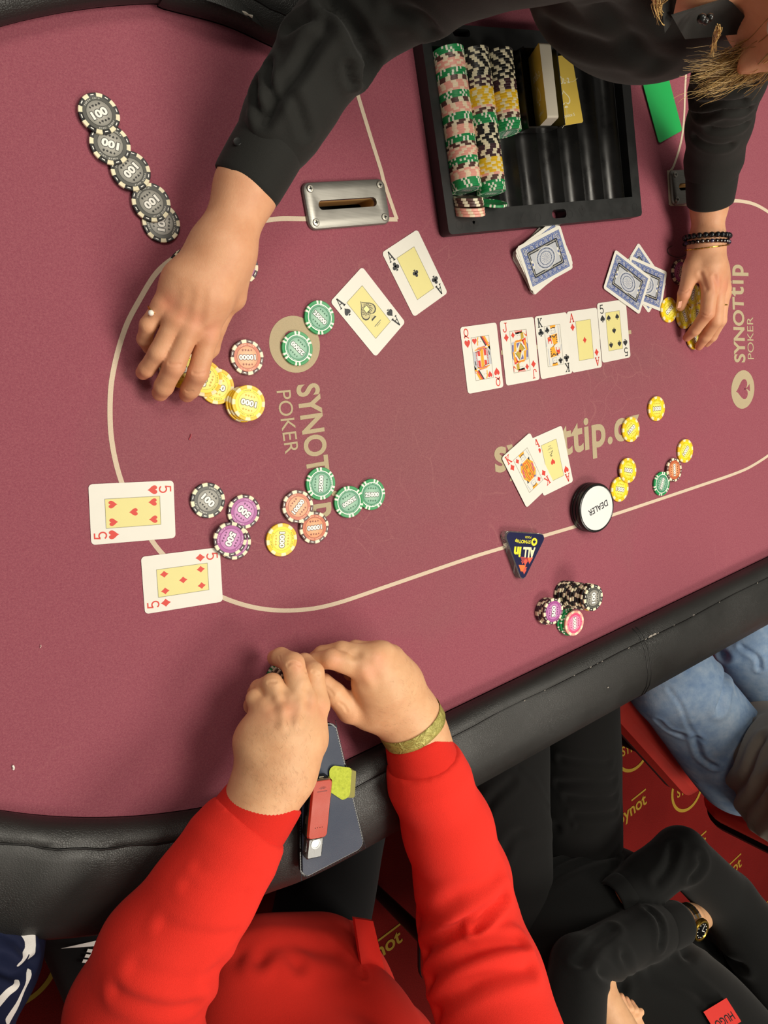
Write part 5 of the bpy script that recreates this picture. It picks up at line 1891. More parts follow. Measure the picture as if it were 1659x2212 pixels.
red = flush(V, [(mI[0] + [0, 0, .02], .012), (mM[0] + [0, 0, .02], .011), (mR[0] + [0, 0, .02], .010), (mP[0] + [0, 0, .018], .012), (fing[0][1][0], .011), (fing[1][1][0], .011),
                (fing[0][3][0], .013), (fing[1][3][0], .013), (fing[2][3][0], .012), (nI[0] + [0, 0, .01], .014), (nM[0] + [0, 0, .01], .014), (fing2[4][2][0], .014), (fing2[0][3][0], .014), (fing2[1][3][0], .014), (fing2[0][1][0], .012)]) * .8
nailv = np.zeros(len(V)); nailv[len(hl[0]) + len(hr[0]):len(hl[0]) + len(hr[0]) + len(nl[0])] = 1
o = body('body', V, Q, M_SKIN_D, dealer, {'flush': red, 'nail': nailv})
o.data.polygons.foreach_set('use_smooth', np.ones(len(o.data.polygons), dtype=bool))
for s_ in (-1, 1):
    g = Geo(); g.sphere(headc + fdir * .079 + up_ * .018 + sd * .030 * s_, .012, 16)
    g.build('eye', flat('e9e4dc', .2), dealer, smooth=60)
# the shirt
def cuff(name, e, i, mat, parent, ribs=0, wall=.0038, lip=.0):
    """a turned band of cloth from its inner joint i out to its open end e"""
    (E_, re), (I_, ri) = e, i
    ax = unit(E_ - I_); u = unit(np.cross(ax, [.1, .2, .97])); v = np.cross(ax, u)
    L_ = np.linalg.norm(E_ - I_)
    n = 150 if ribs else 72
    rows = [(-L_ - .004, ri - .006), (-L_ - .001, ri - .001), (-L_ * .8, ri + (re - ri) * .2 + .0012), (-L_ * .45, ri + (re - ri) * .55 + .0012), (-L_ * .12, re + .0008), (-.0012, re), (0, re - wall * .35), (-.0008, re - wall), (-.006, re - wall), (-.03, re - wall - .002)]
    V, F = [], []
    for k, (s_, r_) in enumerate(rows):
        for q in range(n):
            a_ = 2 * math.pi * q / n
            rr = r_ + (.00022 if (ribs and q % 2 and 1 < k < 5) else 0) + .0006 * math.sin(3 * a_ + 1.3 + 20 * s_) + lip * math.sin(a_) * (1 if k > 3 else .3)
            V.append(E_ + ax * s_ + rr * (math.cos(a_) * u + math.sin(a_) * v))
    for k in range(len(rows) - 1):
        for q in range(n):
            F.append((k * n + q, k * n + (q + 1) % n, (k + 1) * n + (q + 1) % n, (k + 1) * n + q))
    o = obj(name, V, F, mat, parent, None, True)
    bm = bmesh.new(); bm.from_mesh(o.data); bmesh.ops.recalc_face_normals(bm, faces=bm.faces); bm.to_mesh(o.data); bm.free()
    return o
def sleeve(e, i, more, k=.012):
    """a sleeve that starts inside its cuff"""
    ax = unit(e[0] - i[0])
    s0 = i[0] + (e[0] - i[0]) * .35
    return ('cut', ('u', k, chain([(s0, i[1] - .0045), (i[0] + (e[0] - i[0]) * .02, i[1] - .003)] + more)), s0, ax)
cl, cl_i = J(531, 406, .064, 150), J(597, 291, .079, 152)
shirtL = sleeve(cl, cl_i, [J(608, 272, .081, 166), J(645, 210, .092, 176), J(700, 120, .108, 192), J(757, 42, .115, 205), J(930, -35, .19, 190), (sL, .075)])
cr, cr_i = J(1533, 439, .053, 95), J(1538, 364, .072, 106)
shirtR = sleeve(cr, cr_i, [J(1541, 350, .076, 116), J(1553, 270, .115, 130), J(1575, 170, .17, 150), J(1588, 110, .205, 158), (W(.89, .47, .30), .072), (sR, .07)])
trunk = ('u', .05, [ell(W(.665, .455, .265), (.125, .105, .10)), *chain([(sL, .07), (W(.66, .47, .33), .075), (sR, .07)]), *chain([(W(.66, .50, .25), .11), (W(.70, .70, .10), .125), (W(.72, .88, -.06), .15)])])
sv = grow(('u', .02, [shirtL, shirtR, trunk]), 0.0038, 2)
V, Q = sv
V = ripple(V, Q, .0011, 3, 26)
V = crease(V, Q, [
    ([(706, 11), (739, 30), (767, 64), (787, 97), (803, 130), (792, 163)], .007, 0.0115), ([(567, 255), (606, 200), (640, 155), (676, 105), (712, 66)], .006, 0.0081),
    ([(551, 172), (550, 210), (556, 244)], .004, 0.0046), ([(581, 133), (578, 175), (584, 216)], .004, 0.0046), ([(634, 222), (655, 255), (660, 285)], .005, 0.0035),
    ([(750, 140), (752, 165), (764, 178)], .004, 0.0046), ([(620, 60), (660, 40), (700, 40)], .006, 0.0069), ([(850, 20), (905, 40), (930, 75)], .007, 0.0058),
    ([(1488, 215), (1553, 226), (1608, 223)], .005, 0.0058), ([(1500, 250), (1560, 246), (1618, 240)], .005, 0.0058), ([(1532, 282), (1575, 284), (1614, 271)], .005, 0.0046), ([(1550, 190), (1600, 195), (1632, 180)], .006, 0.0069),
    ([(1495, 160), (1540, 175), (1600, 165)], .006, 0.0058), ([(1500, 300), (1540, 320), (1580, 318)], .005, 0.0035),
    ([(1180, 60), (1250, 90), (1350, 100)], .012, 0.0058), ([(1300, 20), (1360, 80), (1420, 140)], .010, 0.0058)])
shirt = body('shirt', V, Q, M_SHIRT, dealer)
shirt.data.polygons.foreach_set('use_smooth', np.ones(len(shirt.data.polygons), dtype=bool))
cuffL = cuff('cuff', cl, cl_i, M_SHIRT, dealer)
cuff('cuff', cr, cr_i, M_SHIRT, dealer)
bp = pick(np.array([np.array(v_.co) for v_ in cuffL.data.vertices]) + origin(cuffL), [(510, 300)])[0]
g = Geo(); bn = unit(np.array([-.5, .3, .8])); ba = unit(np.cross(bn, [0, 1, 0])); g.lathe([(.0044, 0), (.0046, .0008), (.0040, .0014), (.0025, .0010), (.0008, .0010)], 20, bp, 0, np.array([ba, np.cross(bn, ba), bn]))
g.build('cuff_button', flat('101010', .45), shirt, smooth=40)
# collar, black knot at the throat
def flap(pts, name, parent, mat, t=.002):
    """a cloth flap through four (pixel, height) corners, with thickness"""
    P = [at(*p) for p in pts]
    n = unit(np.cross(P[1] - P[0], P[3] - P[0])); g = Geo(); V = []
    N = 6
    for s in (0, 1):
        for i in range(N + 1):
            for j in range(N + 1):
                u, v = i / N, j / N
                q = (1 - u) * (1 - v) * P[0] + u * (1 - v) * P[1] + u * v * P[2] + (1 - u) * v * P[3]
                V.append(q + n * (t * s + .006 * math.sin(math.pi * u) * math.sin(math.pi * v)))
    k = (N + 1) ** 2; F = []
    for i in range(N):
        for j in range(N):
            a = i * (N + 1) + j
            F += [(a, a + 1, a + N + 2, a + N + 1), (k + a, k + a + N + 1, k + a + N + 2, k + a + 1)]
    rim = [i * (N + 1) for i in range(N + 1)] + [N * (N + 1) + j for j in range(1, N + 1)] + [i * (N + 1) + N for i in range(N - 1, -1, -1)] + [j for j in range(N - 1, 0, -1)]
    for i in range(len(rim)):
        a, b = rim[i], rim[(i + 1) % len(rim)]
        F.append((a, b, b + k, a + k))
    g.add(V, F)
    return g.build(name, mat, parent, smooth=50)
flap([(1425, -30, .40), (1468, -30, .41), (1450, 52, .375), (1436, 72, .37)], 'collar', dealer, M_SHIRT)
flap([(1452, 36, .385), (1575, -2, .39), (1640, 70, .365), (1480, 85, .355)], 'collar', dealer, M_SHIRT)
g = Geo()
for i, (x, y, r) in enumerate(((1516, 40, .004), (1524, 46, .003), (1533, 38, .0035))):
    g.sphere(at(x, y, .392), r, 10)
g.build('throat_knot', flat('151515', .25), dealer, smooth=60)
# hair
rh = random.Random(5)
M_HAIR_A, M_HAIR_B = flat('d9b672', .45), flat('96743f', .5)
def lock(guide, n, spread, r, end_spread=1.6):
    hair = [Geo(), Geo()]
    G = [at(*q) for q in guide]
    for i in range(n):
        o0 = np.array([rh.gauss(0, 1) for _ in range(3)]) * spread
        o1 = np.array([rh.gauss(0, 1) for _ in range(3)]) * spread * end_spread
        cut_ = rh.uniform(.75, 1.12)
        P = spline(G, 4); N = len(P)
        pts = [P[j] + o0 * (1 - j / N) + o1 * (j / N) * np.array([1, 1, .5]) + .002 * np.array([math.sin(j * .7 + i), math.cos(j * .9 + i * 2), 0]) for j in range(max(4, int(N * min(1, cut_))))]
        rr = [r * rh.uniform(.6, 1.2) * (1 - .8 * (j / len(pts)) ** 2) for j in range(len(pts))]
        hair[0 if rh.random() < .55 else 1].tube(pts, rr, 4)
    hair[0].build('hair', M_HAIR_A, dealer, smooth=60); hair[1].build('hair', M_HAIR_B, dealer, smooth=60)
lock([(1740, 20, .44), (1660, 85, .39), (1600, 118, .36), (1550, 138, .345), (1490, 146, .335)], 120, .0055, .00042)
lock([(1740, 60, .44), (1665, 120, .39), (1610, 150, .36), (1560, 172, .345), (1510, 188, .335)], 120, .0055, .00042)
lock([(1740, 80, .44), (1680, 130, .39), (1640, 160, .36), (1600, 178, .35)], 60, .0045, .0004)
lock([(1470, -60, .42), (1425, -10, .40), (1416, 20, .39), (1424, 42, .38)], 26, .003, .0004)
lock([(1552, 60, .40), (1545, 85, .385), (1537, 118, .37)], 22, .0012, .0004)
# the cap of hair over the head
hv = grow(('sub', ell(headc - fdir * .012 + up_ * .008, (.083, .100, .116), HB), ell(headc + fdir * .085 - up_ * .05, (.075, .085, .12), HB)), .006, 2)
obj('hair_cap', ripple(hv[0], hv[1], .004, 8, 60), hv[1], flat('6e5230', .6), dealer, None, True)
# jewellery
def around(c, n, up, rx, ry, k):
    n = unit(n); b = unit(up - n * (up @ n)); a = np.cross(b, n)
    return [c + rx * math.cos(q) * a + ry * math.sin(q) * b for q in np.linspace(0, 2 * math.pi, k, endpoint=False)]
fdl = unit(fb[0] - wr2[0])
Z = np.array([0, 0, 1.0])
M_BEAD = flat('111214', 0.16)
bc = at(1529, 512, .048)
bead = thing('bead_bracelet', None, None); bead.parent = dealer
for q in fitted(hr[0], bc, fdl, 24, .0030):
    g = Geo(); g.sphere(q, .0044, 12); g.build('bead', M_BEAD, bead, smooth=70)
facet = thing('stone_bracelet', None, None); facet.parent = dealer
bc2 = at(1527.5, 525, .047)
for i, q in enumerate(fitted(hr[0], bc2, fdl, 30, .0022)):
    g = Geo(); g.sphere(q, .0034, 6); o = g.build('stone', flat('2a2c4c' if i % 6 == 4 else '0e0e12', .12), facet)
gp_ = fitted(hr[0], at(1525, 535, .047), unit(fdl + np.array([-.12, .0, 0])), 44, .0010)
g = Geo()
for i, q in enumerate(gp_):
    t_ = unit(gp_[(i + 1) % 44] - q)
    g.tube([q - t_ * .0020, q + t_ * .0020], .0011 if i % 2 else .0008, 6)
g.build('gold_chain', M_GOLDM, dealer, smooth=60)
cord = Geo()
cord.tube(spline([at(1494, 529, .006), at(1489, 541, .004), at(1480, 551, .003), at(1467, 556, .002), at(1455, 554, .0015), at(1446, 549, .0015), at(1442, 541, .0015), at(1445, 535, .0015), at(1452, 531, .0015)], 4), .0005, 6)
cord.build('loose_cord', flat('2a1114', .6), dealer)
rp = J(1554.5, 659, .047, 27)
ring_band(rp[0], fing2[2][1][0] - fing2[2][0][0], rp[1] * 1.06 + .0008, .0009, 'ring', M_GOLDM, dealer)
rp = J(339, 676, .049, 38)
ring_band(rp[0], fing[3][1][0] - fing[3][0][0], rp[1] * 1.08 + .0008, .0008, 'ring', M_GOLDM, dealer)
g = Geo(); g.sphere(at(326, 676, .058), .0030, 14); g.build('pearl', flat('f1ebe0', .15), dealer, smooth=70)

# ------------------------------------------------------------------ the player in red
red_man = thing('person', 'seated player in a red sweatshirt, both hands meeting over a short stack of chips', 'person', (0.40, -0.92, 0.0))
wl = J(600, 1664, .087, 140)
fl_ = J(560, 1735, .090, 136)
fl2 = J(470, 1880, .088, 130)
qI, qM, qR, qP = J(684, 1524, .084, 54), J(650, 1512, .089, 56), J(609, 1519, .087, 52), J(570, 1535, .078, 48)
fing3 = [
    [qI, J(677, 1453, .072, 46), J(658, 1432, .050, 41), J(644, 1430, .032, 34)],
    [qM, J(633, 1434, .076, 49), J(607, 1420, .052, 42), J(595, 1421, .036, 36)],
    [qR, J(588, 1477, .074, 45), J(560, 1488, .050, 40), J(551, 1497, .032, 35)],
    [qP, J(553, 1510, .066, 43), J(546, 1524, .044, 38), J(550, 1534, .030, 32)],
    [J(668, 1600, .080, 70), J(676, 1556, .066, 56), J(664, 1508, .036, 46), J(650, 1484, .026, 38)],
]
palm3 = [[wl, J(648, 1590, .089, 98), qI], [wl, J(625, 1580, .092, 98), qM], [wl, J(597, 1590, .090, 98), qR], [J(580, 1655, .086, 112), J(560, 1600, .080, 86), qP], [J(620, 1640, .088, 112), J(668, 1600, .082, 72)], [J(568, 1640, .082, 94), J(556, 1600, .076, 76)]]
hl3 = hand(palm3, fing3, [[wl, fl_, fl2]], k=.018, h=.0014, wrinkles=[
    ([(618, 1436), (632, 1431), (650, 1438)], .0014, .0008), ([(662, 1452), (676, 1447), (692, 1456)], .0014, .0007), ([(577, 1474), (588, 1470), (597, 1472)], .0014, .0006),
    ([(615, 1492), (618, 1510)], .005, .0020), ([(666, 1490), (668, 1510)], .005, .0020), ([(583, 1510), (590, 1522)], .005, .0016), ([(650, 1516), (645, 1560)], .004, -.0010), ([(612, 1525), (612, 1565)], .004, -.0010),
    ([(604, 1424), (602, 1414)], .0012, .0005)])
wq = J(880, 1550, .062, 112)
fq = J(905, 1590, .064, 116)
fq2 = J(960, 1700, .070, 124)
tI, tM, tR, tP = J(783, 1443, .080, 54), J(804, 1419, .082, 52), J(826, 1411, .078, 48), J(845, 1419, .070, 44)
fing4 = [
    [tI, J(716, 1423, .070, 43), J(684, 1429, .052, 38), J(666, 1434, .036, 33)],
    [tM, J(738, 1405, .064, 40), J(696, 1413, .045, 36), J(676, 1425, .030, 31)],
    [tR, J(768, 1402, .056, 38), J(744, 1420, .035, 36), J(735, 1440, .022, 31)],
    [tP, J(790, 1413, .046, 37), J(768, 1442, .030, 33), J(756, 1456, .020, 29)],
    [J(820, 1545, .058, 74), J(757, 1532, .056, 60), J(722, 1497, .056, 47), J(700, 1473, .050, 38)],
]
palm4 = [[wq, J(826, 1490, .074, 84), tI], [wq, J(835, 1480, .076, 84), tM], [J(885, 1540, .062, 96), J(855, 1470, .072, 76), tR], [J(890, 1535, .060, 90), J(870, 1470, .064, 66), tP], [J(860, 1550, .060, 90), J(800, 1538, .058, 76)], [J(815, 1520, .064, 84), J(792, 1478, .072, 56)]]
hr4 = hand(palm4, fing4, [[wq, fq, fq2]], k=.018, h=.0014, wrinkles=[([(783, 1448), (800, 1480)], .005, -.0010), ([(764, 1418), (772, 1414)], .004, .0010),
    ([(702, 1480), (712, 1488), (716, 1500)], .0016, .0005), ([(738, 1520), (745, 1528), (748, 1540)], .0016, .0005)])
shl, shr = W(.21, -.86, .26), W(.57, -.86, .26)
el3, er3 = W(.165, -.655, .05), W(.625, -.665, .06)
hc3 = W(.39, -.86, .47)
co3 = ('u', .03, [*chain([(shl, .045), (el3, .036), (fl2[0], .026)]), *chain([(shr, .045), (er3, .036), (fq2[0], .026)]), *chain([(shl, .06), (shr, .06)]),
                  *chain([(W(.39, -.92, .18), .10), (W(.42, -.92, -.1), .10), (W(.42, -.95, -.25), .11)]), *chain([(W(.39, -.90, .28), .055), (W(.39, -.87, .40), .055)]),
                  ell(hc3, (.076, .098, .115)), ell(hc3 + [0, .04, -.07], (.05, .05, .045)), *chain([(hc3 + [0, .094, .01], .009), (hc3 + [0, .112, -.02], .012)]),
                  ell(hc3 + [.078, -.005, 0], (.009, .02, .03)), ell(hc3 - [.078, .005, 0], (.009, .02, .03)), *chain([(hc3 + [-.018, .090, -.055], .006), (hc3 + [.018, .090, -.055], .006)]),
                  *chain([(W(.55, -.92, -.3), .06), (W(.66, -.42, -.3), .05), (W(.66, -.46, -.72), .04)]), *chain([(W(.27, -.92, -.3), .06), (W(.10, -.45, -.3), .05), (W(.10, -.5, -.72), .04)])])
cb3 = grow(co3, .007, 2)
V, Q = join([hl3, hr4, cb3])
red = flush(V, [(qI[0] + [0, 0, .02], .013), (qM[0] + [.006, 0, .022], .012), (qR[0] + [0, 0, .02], .012), (qP[0] + [0, 0, .018], .013), (fing3[1][1][0] + [0, 0, .01], .010), (tI[0] + [0, 0, .02], .015), (tM[0] + [0, 0, .02], .013), (fing3[1][3][0], .014), (fing3[2][2][0], .014), (fing4[0][1][0] + [0, 0, .01], .011), (fing4[4][1][0], .014)]) * .75
o = body('body', V, Q, M_SKIN_P, red_man, {'flush': red, 'nail': np.zeros(len(V))})
o.data.polygons.foreach_set('use_smooth', np.ones(len(o.data.polygons), dtype=bool))
for s_ in (-1, 1):
    g = Geo(); g.sphere(hc3 + [.031 * s_, .083, .015], .012, 16); g.build('eye', flat('e9e4dc', .2), red_man, smooth=60)
hv = grow(('sub', ell(hc3 + [0, -.012, .012], (.084, .104, .122)), ell(hc3 + [0, .11, -.06], (.09, .10, .12))), .006, 2)
obj('hair', ripple(hv[0], hv[1], .003, 4, 90), hv[1], flat('2b2018', .7), red_man, None, True)
# fine dark hair on the backs of the hands and the wrists
hh = Geo(); ra_ = random.Random(12)
HV, HQ = join([hl3, hr4]); HN = vnormals(HV, HQ); huv = to_px(HV)
def hairs(cx, cy, rx, ry, n, ang):
    m = np.where((((huv[:, 0] - cx) / rx) ** 2 + ((huv[:, 1] - cy) / ry) ** 2 < 1) & (HN[:, 2] > .35))[0]
    for i in range(n):
        v = m[ra_.randrange(len(m))]
        a = heading(cx, cy, ang + ra_.uniform(-50, 50))
        d = np.array([math.cos(a), math.sin(a), 0]); d = unit(d - HN[v] * (d @ HN[v]))
        e = np.cross(HN[v], d) * ra_.uniform(-.5, .5)
        L = ra_.uniform(.003, .0065)
        hh.tube([HV[v] + HN[v] * .0001, HV[v] + d * L * .5 + e * L * .2 + HN[v] * .0012, HV[v] + d * L + e * L * .6 + HN[v] * .0010], [.000045, .00004, .00002], 3)
hairs(600, 1640, 75, 85, 150, -100); hairs(590, 1700, 75, 60, 130, -110); hairs(610, 1590, 75, 50, 40, -80)
hairs(875, 1530, 65, 65, 110, 200); hairs(885, 1480, 35, 60, 70, 240)
o = hh.build('arm_hair', flat('94704e', .6), red_man); o['kind'] = 'stuff'
# the sweatshirt
cA, cA_i = J(588, 1706, .087, 160), J(513, 1812, .088, 178)
sA = sleeve(cA, cA_i, [J(503, 1828, .089, 194), J(440, 1930, .088, 218), J(350, 2060, .080, 258), J(290, 2190, .06, 276), (el3 + [.012, -.02, 0], .066), (shl, .088)], .02)
cB, cB_i = J(896, 1582, .064, 134), J(922, 1668, .067, 154)
sB = sleeve(cB, cB_i, [J(927, 1684, .068, 168), J(968, 1790, .068, 186), J(1000, 1900, .066, 198), J(1012, 1985, .06, 206), J(1050, 2110, .12, 236), (shr, .088)], .02)
trunk = ('u', .06, [*chain([(at(555, 2125, -.17), .088), (at(690, 2108, -.17), .088)]), *chain([(at(560, 2200, -.16), .11), (at(720, 2200, -.17), .11)]), *chain([(shl, .09), (W(.39, -.92, .24), .10), (shr, .09)]), *chain([(W(.39, -.93, .15), .14), (W(.43, -.93, -.12), .14)])])
lobe = ('u', .03, chain([(at(640, 2290, -.07), .10), (at(740, 2255, -.08), .105), (at(830, 2300, -.08), .09)]))
V, Q = grow(('u', .006, [('u', .02, [sA, sB, trunk]), lobe]), .0042, 2)
V = ripple(V, Q, .0013, 5, 26)
fold = [
    ([(410, 1914), (470, 1929), (530, 1932)], 0.0060, 0.0017), ([(356, 2002), (422, 2023), (500, 2023)], 0.0067, 0.0024), ([(300, 2090), (380, 2118), (440, 2110)], 0.0075, 0.0022), ([(250, 2150), (330, 2175), (420, 2170)], 0.0075, 0.0029),
    ([(430, 1870), (480, 1895), (550, 1890)], 0.0053, 0.0012), ([(905, 2060), (1000, 1995), (1090, 1935)], .008, 0.0076), ([(925, 2120), (1030, 2050), (1120, 2030)], .008, 0.0076), ([(895, 1985), (985, 1935), (1075, 1885)], .010, 0.0037),
    ([(940, 2190), (1040, 2110), (1140, 2085)], .009, 0.0068), ([(1020, 2010), (1060, 1975), (1092, 1950)], .005, 0.0085), ([(520, 2060), (620, 2040), (720, 2050)], .014, 0.0051), ([(470, 2100), (560, 2070), (640, 2080)], .010, 0.0051),
    ([(768, 1985), (771, 2040), (780, 2110)], .0022, 0.0031), ([(777, 1985), (780, 2040), (789, 2110)], .0022, 0.0031)]
V = crease(V, Q, fold)
sweat = body('sweatshirt', V, Q, M_SWEAT, red_man)
sweat.data.polygons.foreach_set('use_smooth', np.ones(len(sweat.data.polygons), dtype=bool))
cuff('cuff', cA, cA_i, M_RIB, red_man, 1, .0045)
cuff('cuff', cB, cB_i, M_RIB, red_man, 1, .0045)
flap([(766, 1984, -.085), (806, 1990, -.088), (834, 2108, -.10), (785, 2112, -.085)], 'hem', red_man, M_RIB, .006)
# paper wristband on the right wrist
wb_c = at(891, 1563, .0635); wb_n = unit(at(870, 1530, .062) - at(912, 1606, .064))
V, Q = [], []
NB = 48
bb = unit(Z - wb_n * (Z @ wb_n)); aa_ = np.cross(bb, wb_n)
mid = np.array(fitted(hr4[0], wb_c, wb_n, NB, .0012))
for j, s_ in enumerate((-1, -.5, 0, .5, 1)):
    for i in range(NB):
        V.append(mid[i] + wb_n * s_ * .0085 + unit(mid[i] - wb_c) * (.0003 * math.sin(.9 * i + j * 1.7)))
for j in range(4):
    for i in range(NB): Q.append((j * NB + i, j * NB + (i + 1) % NB, (j + 1) * NB + (i + 1) % NB, (j + 1) * NB + i))
def foil():
    t = NT('gold_paper')
    co = t.coord()
    n = t.noise(co, 70, 4, 0.6, 1.2)
    return t.out(t.mix(n, lin('8a8440'), lin('c9bf6c')), 0.42, 0.25, t.bump(n, .9, .006))
wbd = obj('wristband', V, Q, foil(), red_man, None, True)
sl_ = wbd.modifiers.new('paper', 'SOLIDIFY'); sl_.thickness = .0005
g = Geo()
te = at(938, 1524, .066)
g.box(te, (.0012, .0155, .004), (unit(np.cross(wb_n, Z)), wb_n, Z))
g.build('wristband_tab', flat('efece4', .5), red_man)
# trousers
tr = ('u', .03, [*chain([(W(.56, -.93, -.3), .088), (W(.685, -.42, -.3), .075), (W(.69, -.46, -.68), .055)]), *chain([(W(.27, -.93, -.3), .088), (W(.115, -.45, -.3), .075), (W(.10, -.5, -.68), .055)]), *chain([(W(.32, -.98, -.29), .11), (W(.5, -.98, -.29), .11)])])
V, Q = grow(tr, .006, 2)
V = ripple(V, Q, .003, 7, 24)
pants = obj('trousers', V, Q, M_PANTS, red_man, None, True)
P = Print(); mw = flat('e8e6e2', .6)
P.text('NIKE', -.012, .004, .019, mw, 1, 0, .05, .050)
P.poly([(-.032, .000), (-.026, -.016), (-.016, -.022), (.000, -.020), (.050, -.002), (-.006, -.012), (-.016, -.013), (-.024, -.008)], mw, 1)
lc = pick(V, [(208, 2062)])[0]
na = heading(205, 2060, 186, lc[2] - T)
P.world(lambda x, y, z: (lc[0] + x * math.cos(na) - y * math.sin(na), lc[1] + x * math.sin(na) + y * math.cos(na), lc[2] + .004 + z), 'printed_mark', pants)
for x in (.66, .10):
    g = Geo(); g.prism([(x + p[0], -.44 + p[1]) for p in rounded(.10, .28, .045, 5)], 0.0, .07, 0, .03)
    g.build('shoe', flat('0c0c0c', .5), red_man, smooth=50)

# ------------------------------------------------------------------ the man in the black sweater
man = thing('person', 'man in a black sweater and black jeans sitting with folded arms, steel and gold watch', 'person', (1.15, -1.1, 0.0))
M_SKIN_3 = M_SKIN_P
arA = [J(1225, 2260, .02, 160), J(1252, 2086, -.06, 122), J(1400, 2012, -.07, 104)]
arA2 = [J(1385, 2018, -.07, 110), J(1420, 2008, -.07, 98), J(1466, 1993, -.07, 90)]
arB = [J(1700, 2130, .0, 170), J(1570, 1945, -.09, 124), J(1472, 1846, -.11, 112), J(1395, 1900, -.125, 104)]
arB2 = [J(1400, 1898, -.125, 104), J(1350, 1932, -.13, 92), J(1318, 1950, -.13, 84)]
axA = unit(arA2[2][0] - arA2[0][0]); axB = unit(arB2[2][0] - arB2[0][0])
torso2 = ('u', .06, [*chain([(W(1.10, -1.06, -.20), .15), (W(1.22, -1.22, -.04), .165), (W(1.30, -1.34, .14), .17)]), *chain([(W(1.06, -1.30, .20), .10), (W(1.58, -1.32, .14), .10)]), ell(W(1.16, -1.02, -.22), (.19, .13, .10)), *chain([J(1480, 2080, -.17, 170), J(1640, 2190, -.12, 230)])])
slA = sleeve(arA2[2], arA2[1], [arA2[0]])
slB = sleeve(arB2[2], arB2[1], [arB2[0]])
cuff('cuff', arA2[2], arA2[1], M_SWB, man, 1, .0045)
cuff('cuff', arB2[2], arB2[1], M_SWB, man, 1, .0045)
V, Q = grow(('u', .008, [('u', .012, [slA, *chain(arA)]), ('u', .012, [slB, *chain(arB)]), torso2]), .006, 2)
V = ripple(V, Q, .0022, 9, 18)
V = crease(V, Q, [([(1255, 2080), (1290, 2030), (1320, 2000)], .008, .006), ([(1300, 2100), (1340, 2130), (1350, 2060)], .008, .006), ([(1400, 1960), (1425, 1990), (1428, 2040)], .006, .006), ([(1420, 1900), (1440, 1870), (1450, 1830)], .008, .006), ([(1500, 1900), (1520, 1870), (1515, 1850)], .008, .006),
                  ([(1090, 1960), (1150, 1900), (1250, 1840), (1330, 1790)], .008, .006), ([(1480, 2060), (1530, 2050), (1600, 2090)], .010, .006), ([(1180, 1900), (1260, 1860), (1320, 1840)], .010, .006), ([(1410, 2100), (1500, 2130), (1560, 2190)], .012, .005)])
sw = body('sweater', V, Q, M_SWB, man)
sw.data.polygons.foreach_set('use_smooth', np.ones(len(sw.data.polygons), dtype=bool))
# body: wrists, hands, head
hA = [J(1450, 1997, -.072, 60), J(1488, 1985, -.074, 58), J(1512, 1977, -.11, 58)]
fgA = [[J(1524, 1962 + 9 * i, -.12, 22), J(1540, 1958 + 9 * i, -.15, 19), J(1548, 1958 + 8 * i, -.17, 16)] for i in range(4)] + [[J(1515, 1965, -.10, 24), J(1525, 1950, -.13, 20), J(1530, 1945, -.15, 17)]]
hA_ = hand([hA], fgA, h=.002)
hBc = [J(1330, 1948, -.13, 58), J(1345, 2050, -.10, 60), J(1362, 2230, -.03, 66)]
fgB = [[J(1358 + 11 * i, 2206, -.02, 19), J(1350 + 11 * i, 2176 + 3 * i, -.015, 17), J(1342 + 11 * i, 2152 + 7 * i, -.025, 14)] for i in range(4)] + [[J(1352, 2228, -.01, 22), J(1346, 2204, .0, 19), J(1344, 2184, -.005, 16)]]
hB_ = hand([[J(1372, 2250, -.02, 60), J(1372, 2212, -.02, 52)]], fgB, h=.002)
hc4 = W(1.34, -1.26, .40)
cb4 = grow(('u', .03, [*chain([arA2[1], (arA[1][0], .035), (W(1.06, -1.30, .18), .05)]), *chain([(arB2[1][0], .03), (arB[2][0], .032), (arB[1][0], .034), (arB[0][0], .04), (W(1.58, -1.32, .12), .05)]), *chain([(W(1.06, -1.30, .18), .05), (W(1.58, -1.32, .12), .05)]),
                      *chain([(W(1.30, -1.32, .12), .1), (W(1.12, -1.08, -.2), .1)]), *chain([(W(1.31, -1.31, .2), .055), (W(1.33, -1.28, .33), .055)]), ell(hc4, (.076, .098, .115)), ell(hc4 + [0, .04, -.07], (.05, .05, .045)), *chain([(hc4 + [0, .094, .01], .009), (hc4 + [0, .112, -.02], .012)]),
                      ell(hc4 + [.078, -.005, 0], (.009, .02, .03)), ell(hc4 - [.078, .005, 0], (.009, .02, .03))]), .008, 2)
V, Q = join([hA_, hB_, cb4])
o = body('body', V, Q, M_SKIN_3, man, {'flush': flush(V, [(f[2][0], .01) for f in fgB]) * .6, 'nail': np.zeros(len(V))})
o.data.polygons.foreach_set('use_smooth', np.ones(len(o.data.polygons), dtype=bool))
for s_ in (-1, 1):
    g = Geo(); g.sphere(hc4 + [.031 * s_, .083, .015], .012, 16); g.build('eye', flat('e9e4dc', .2), man, smooth=60)
hv = grow(('sub', ell(hc4 + [0, -.012, .012], (.084, .104, .122)), ell(hc4 + [0, .11, -.06], (.09, .10, .12))), .006, 2)
obj('hair', ripple(hv[0], hv[1], .003, 4, 90), hv[1], flat('241c16', .7), man, None, True)
jn = ('u', .02, [*chain([(W(1.20, -1.02, -.29), .10), (W(1.17, -.42, -.29), .085), (W(1.17, -.46, -.68), .06)]), *chain([(W(.99, -1.00, -.29), .10), (W(.97, -.42, -.29), .085), (W(.97, -.46, -.68), .06)]), *chain([(W(1.0, -1.08, -.28), .12), (W(1.2, -1.08, -.28), .12)])])
V, Q = grow(jn, .006, 2)
V = ripple(V, Q, .003, 13, 26)
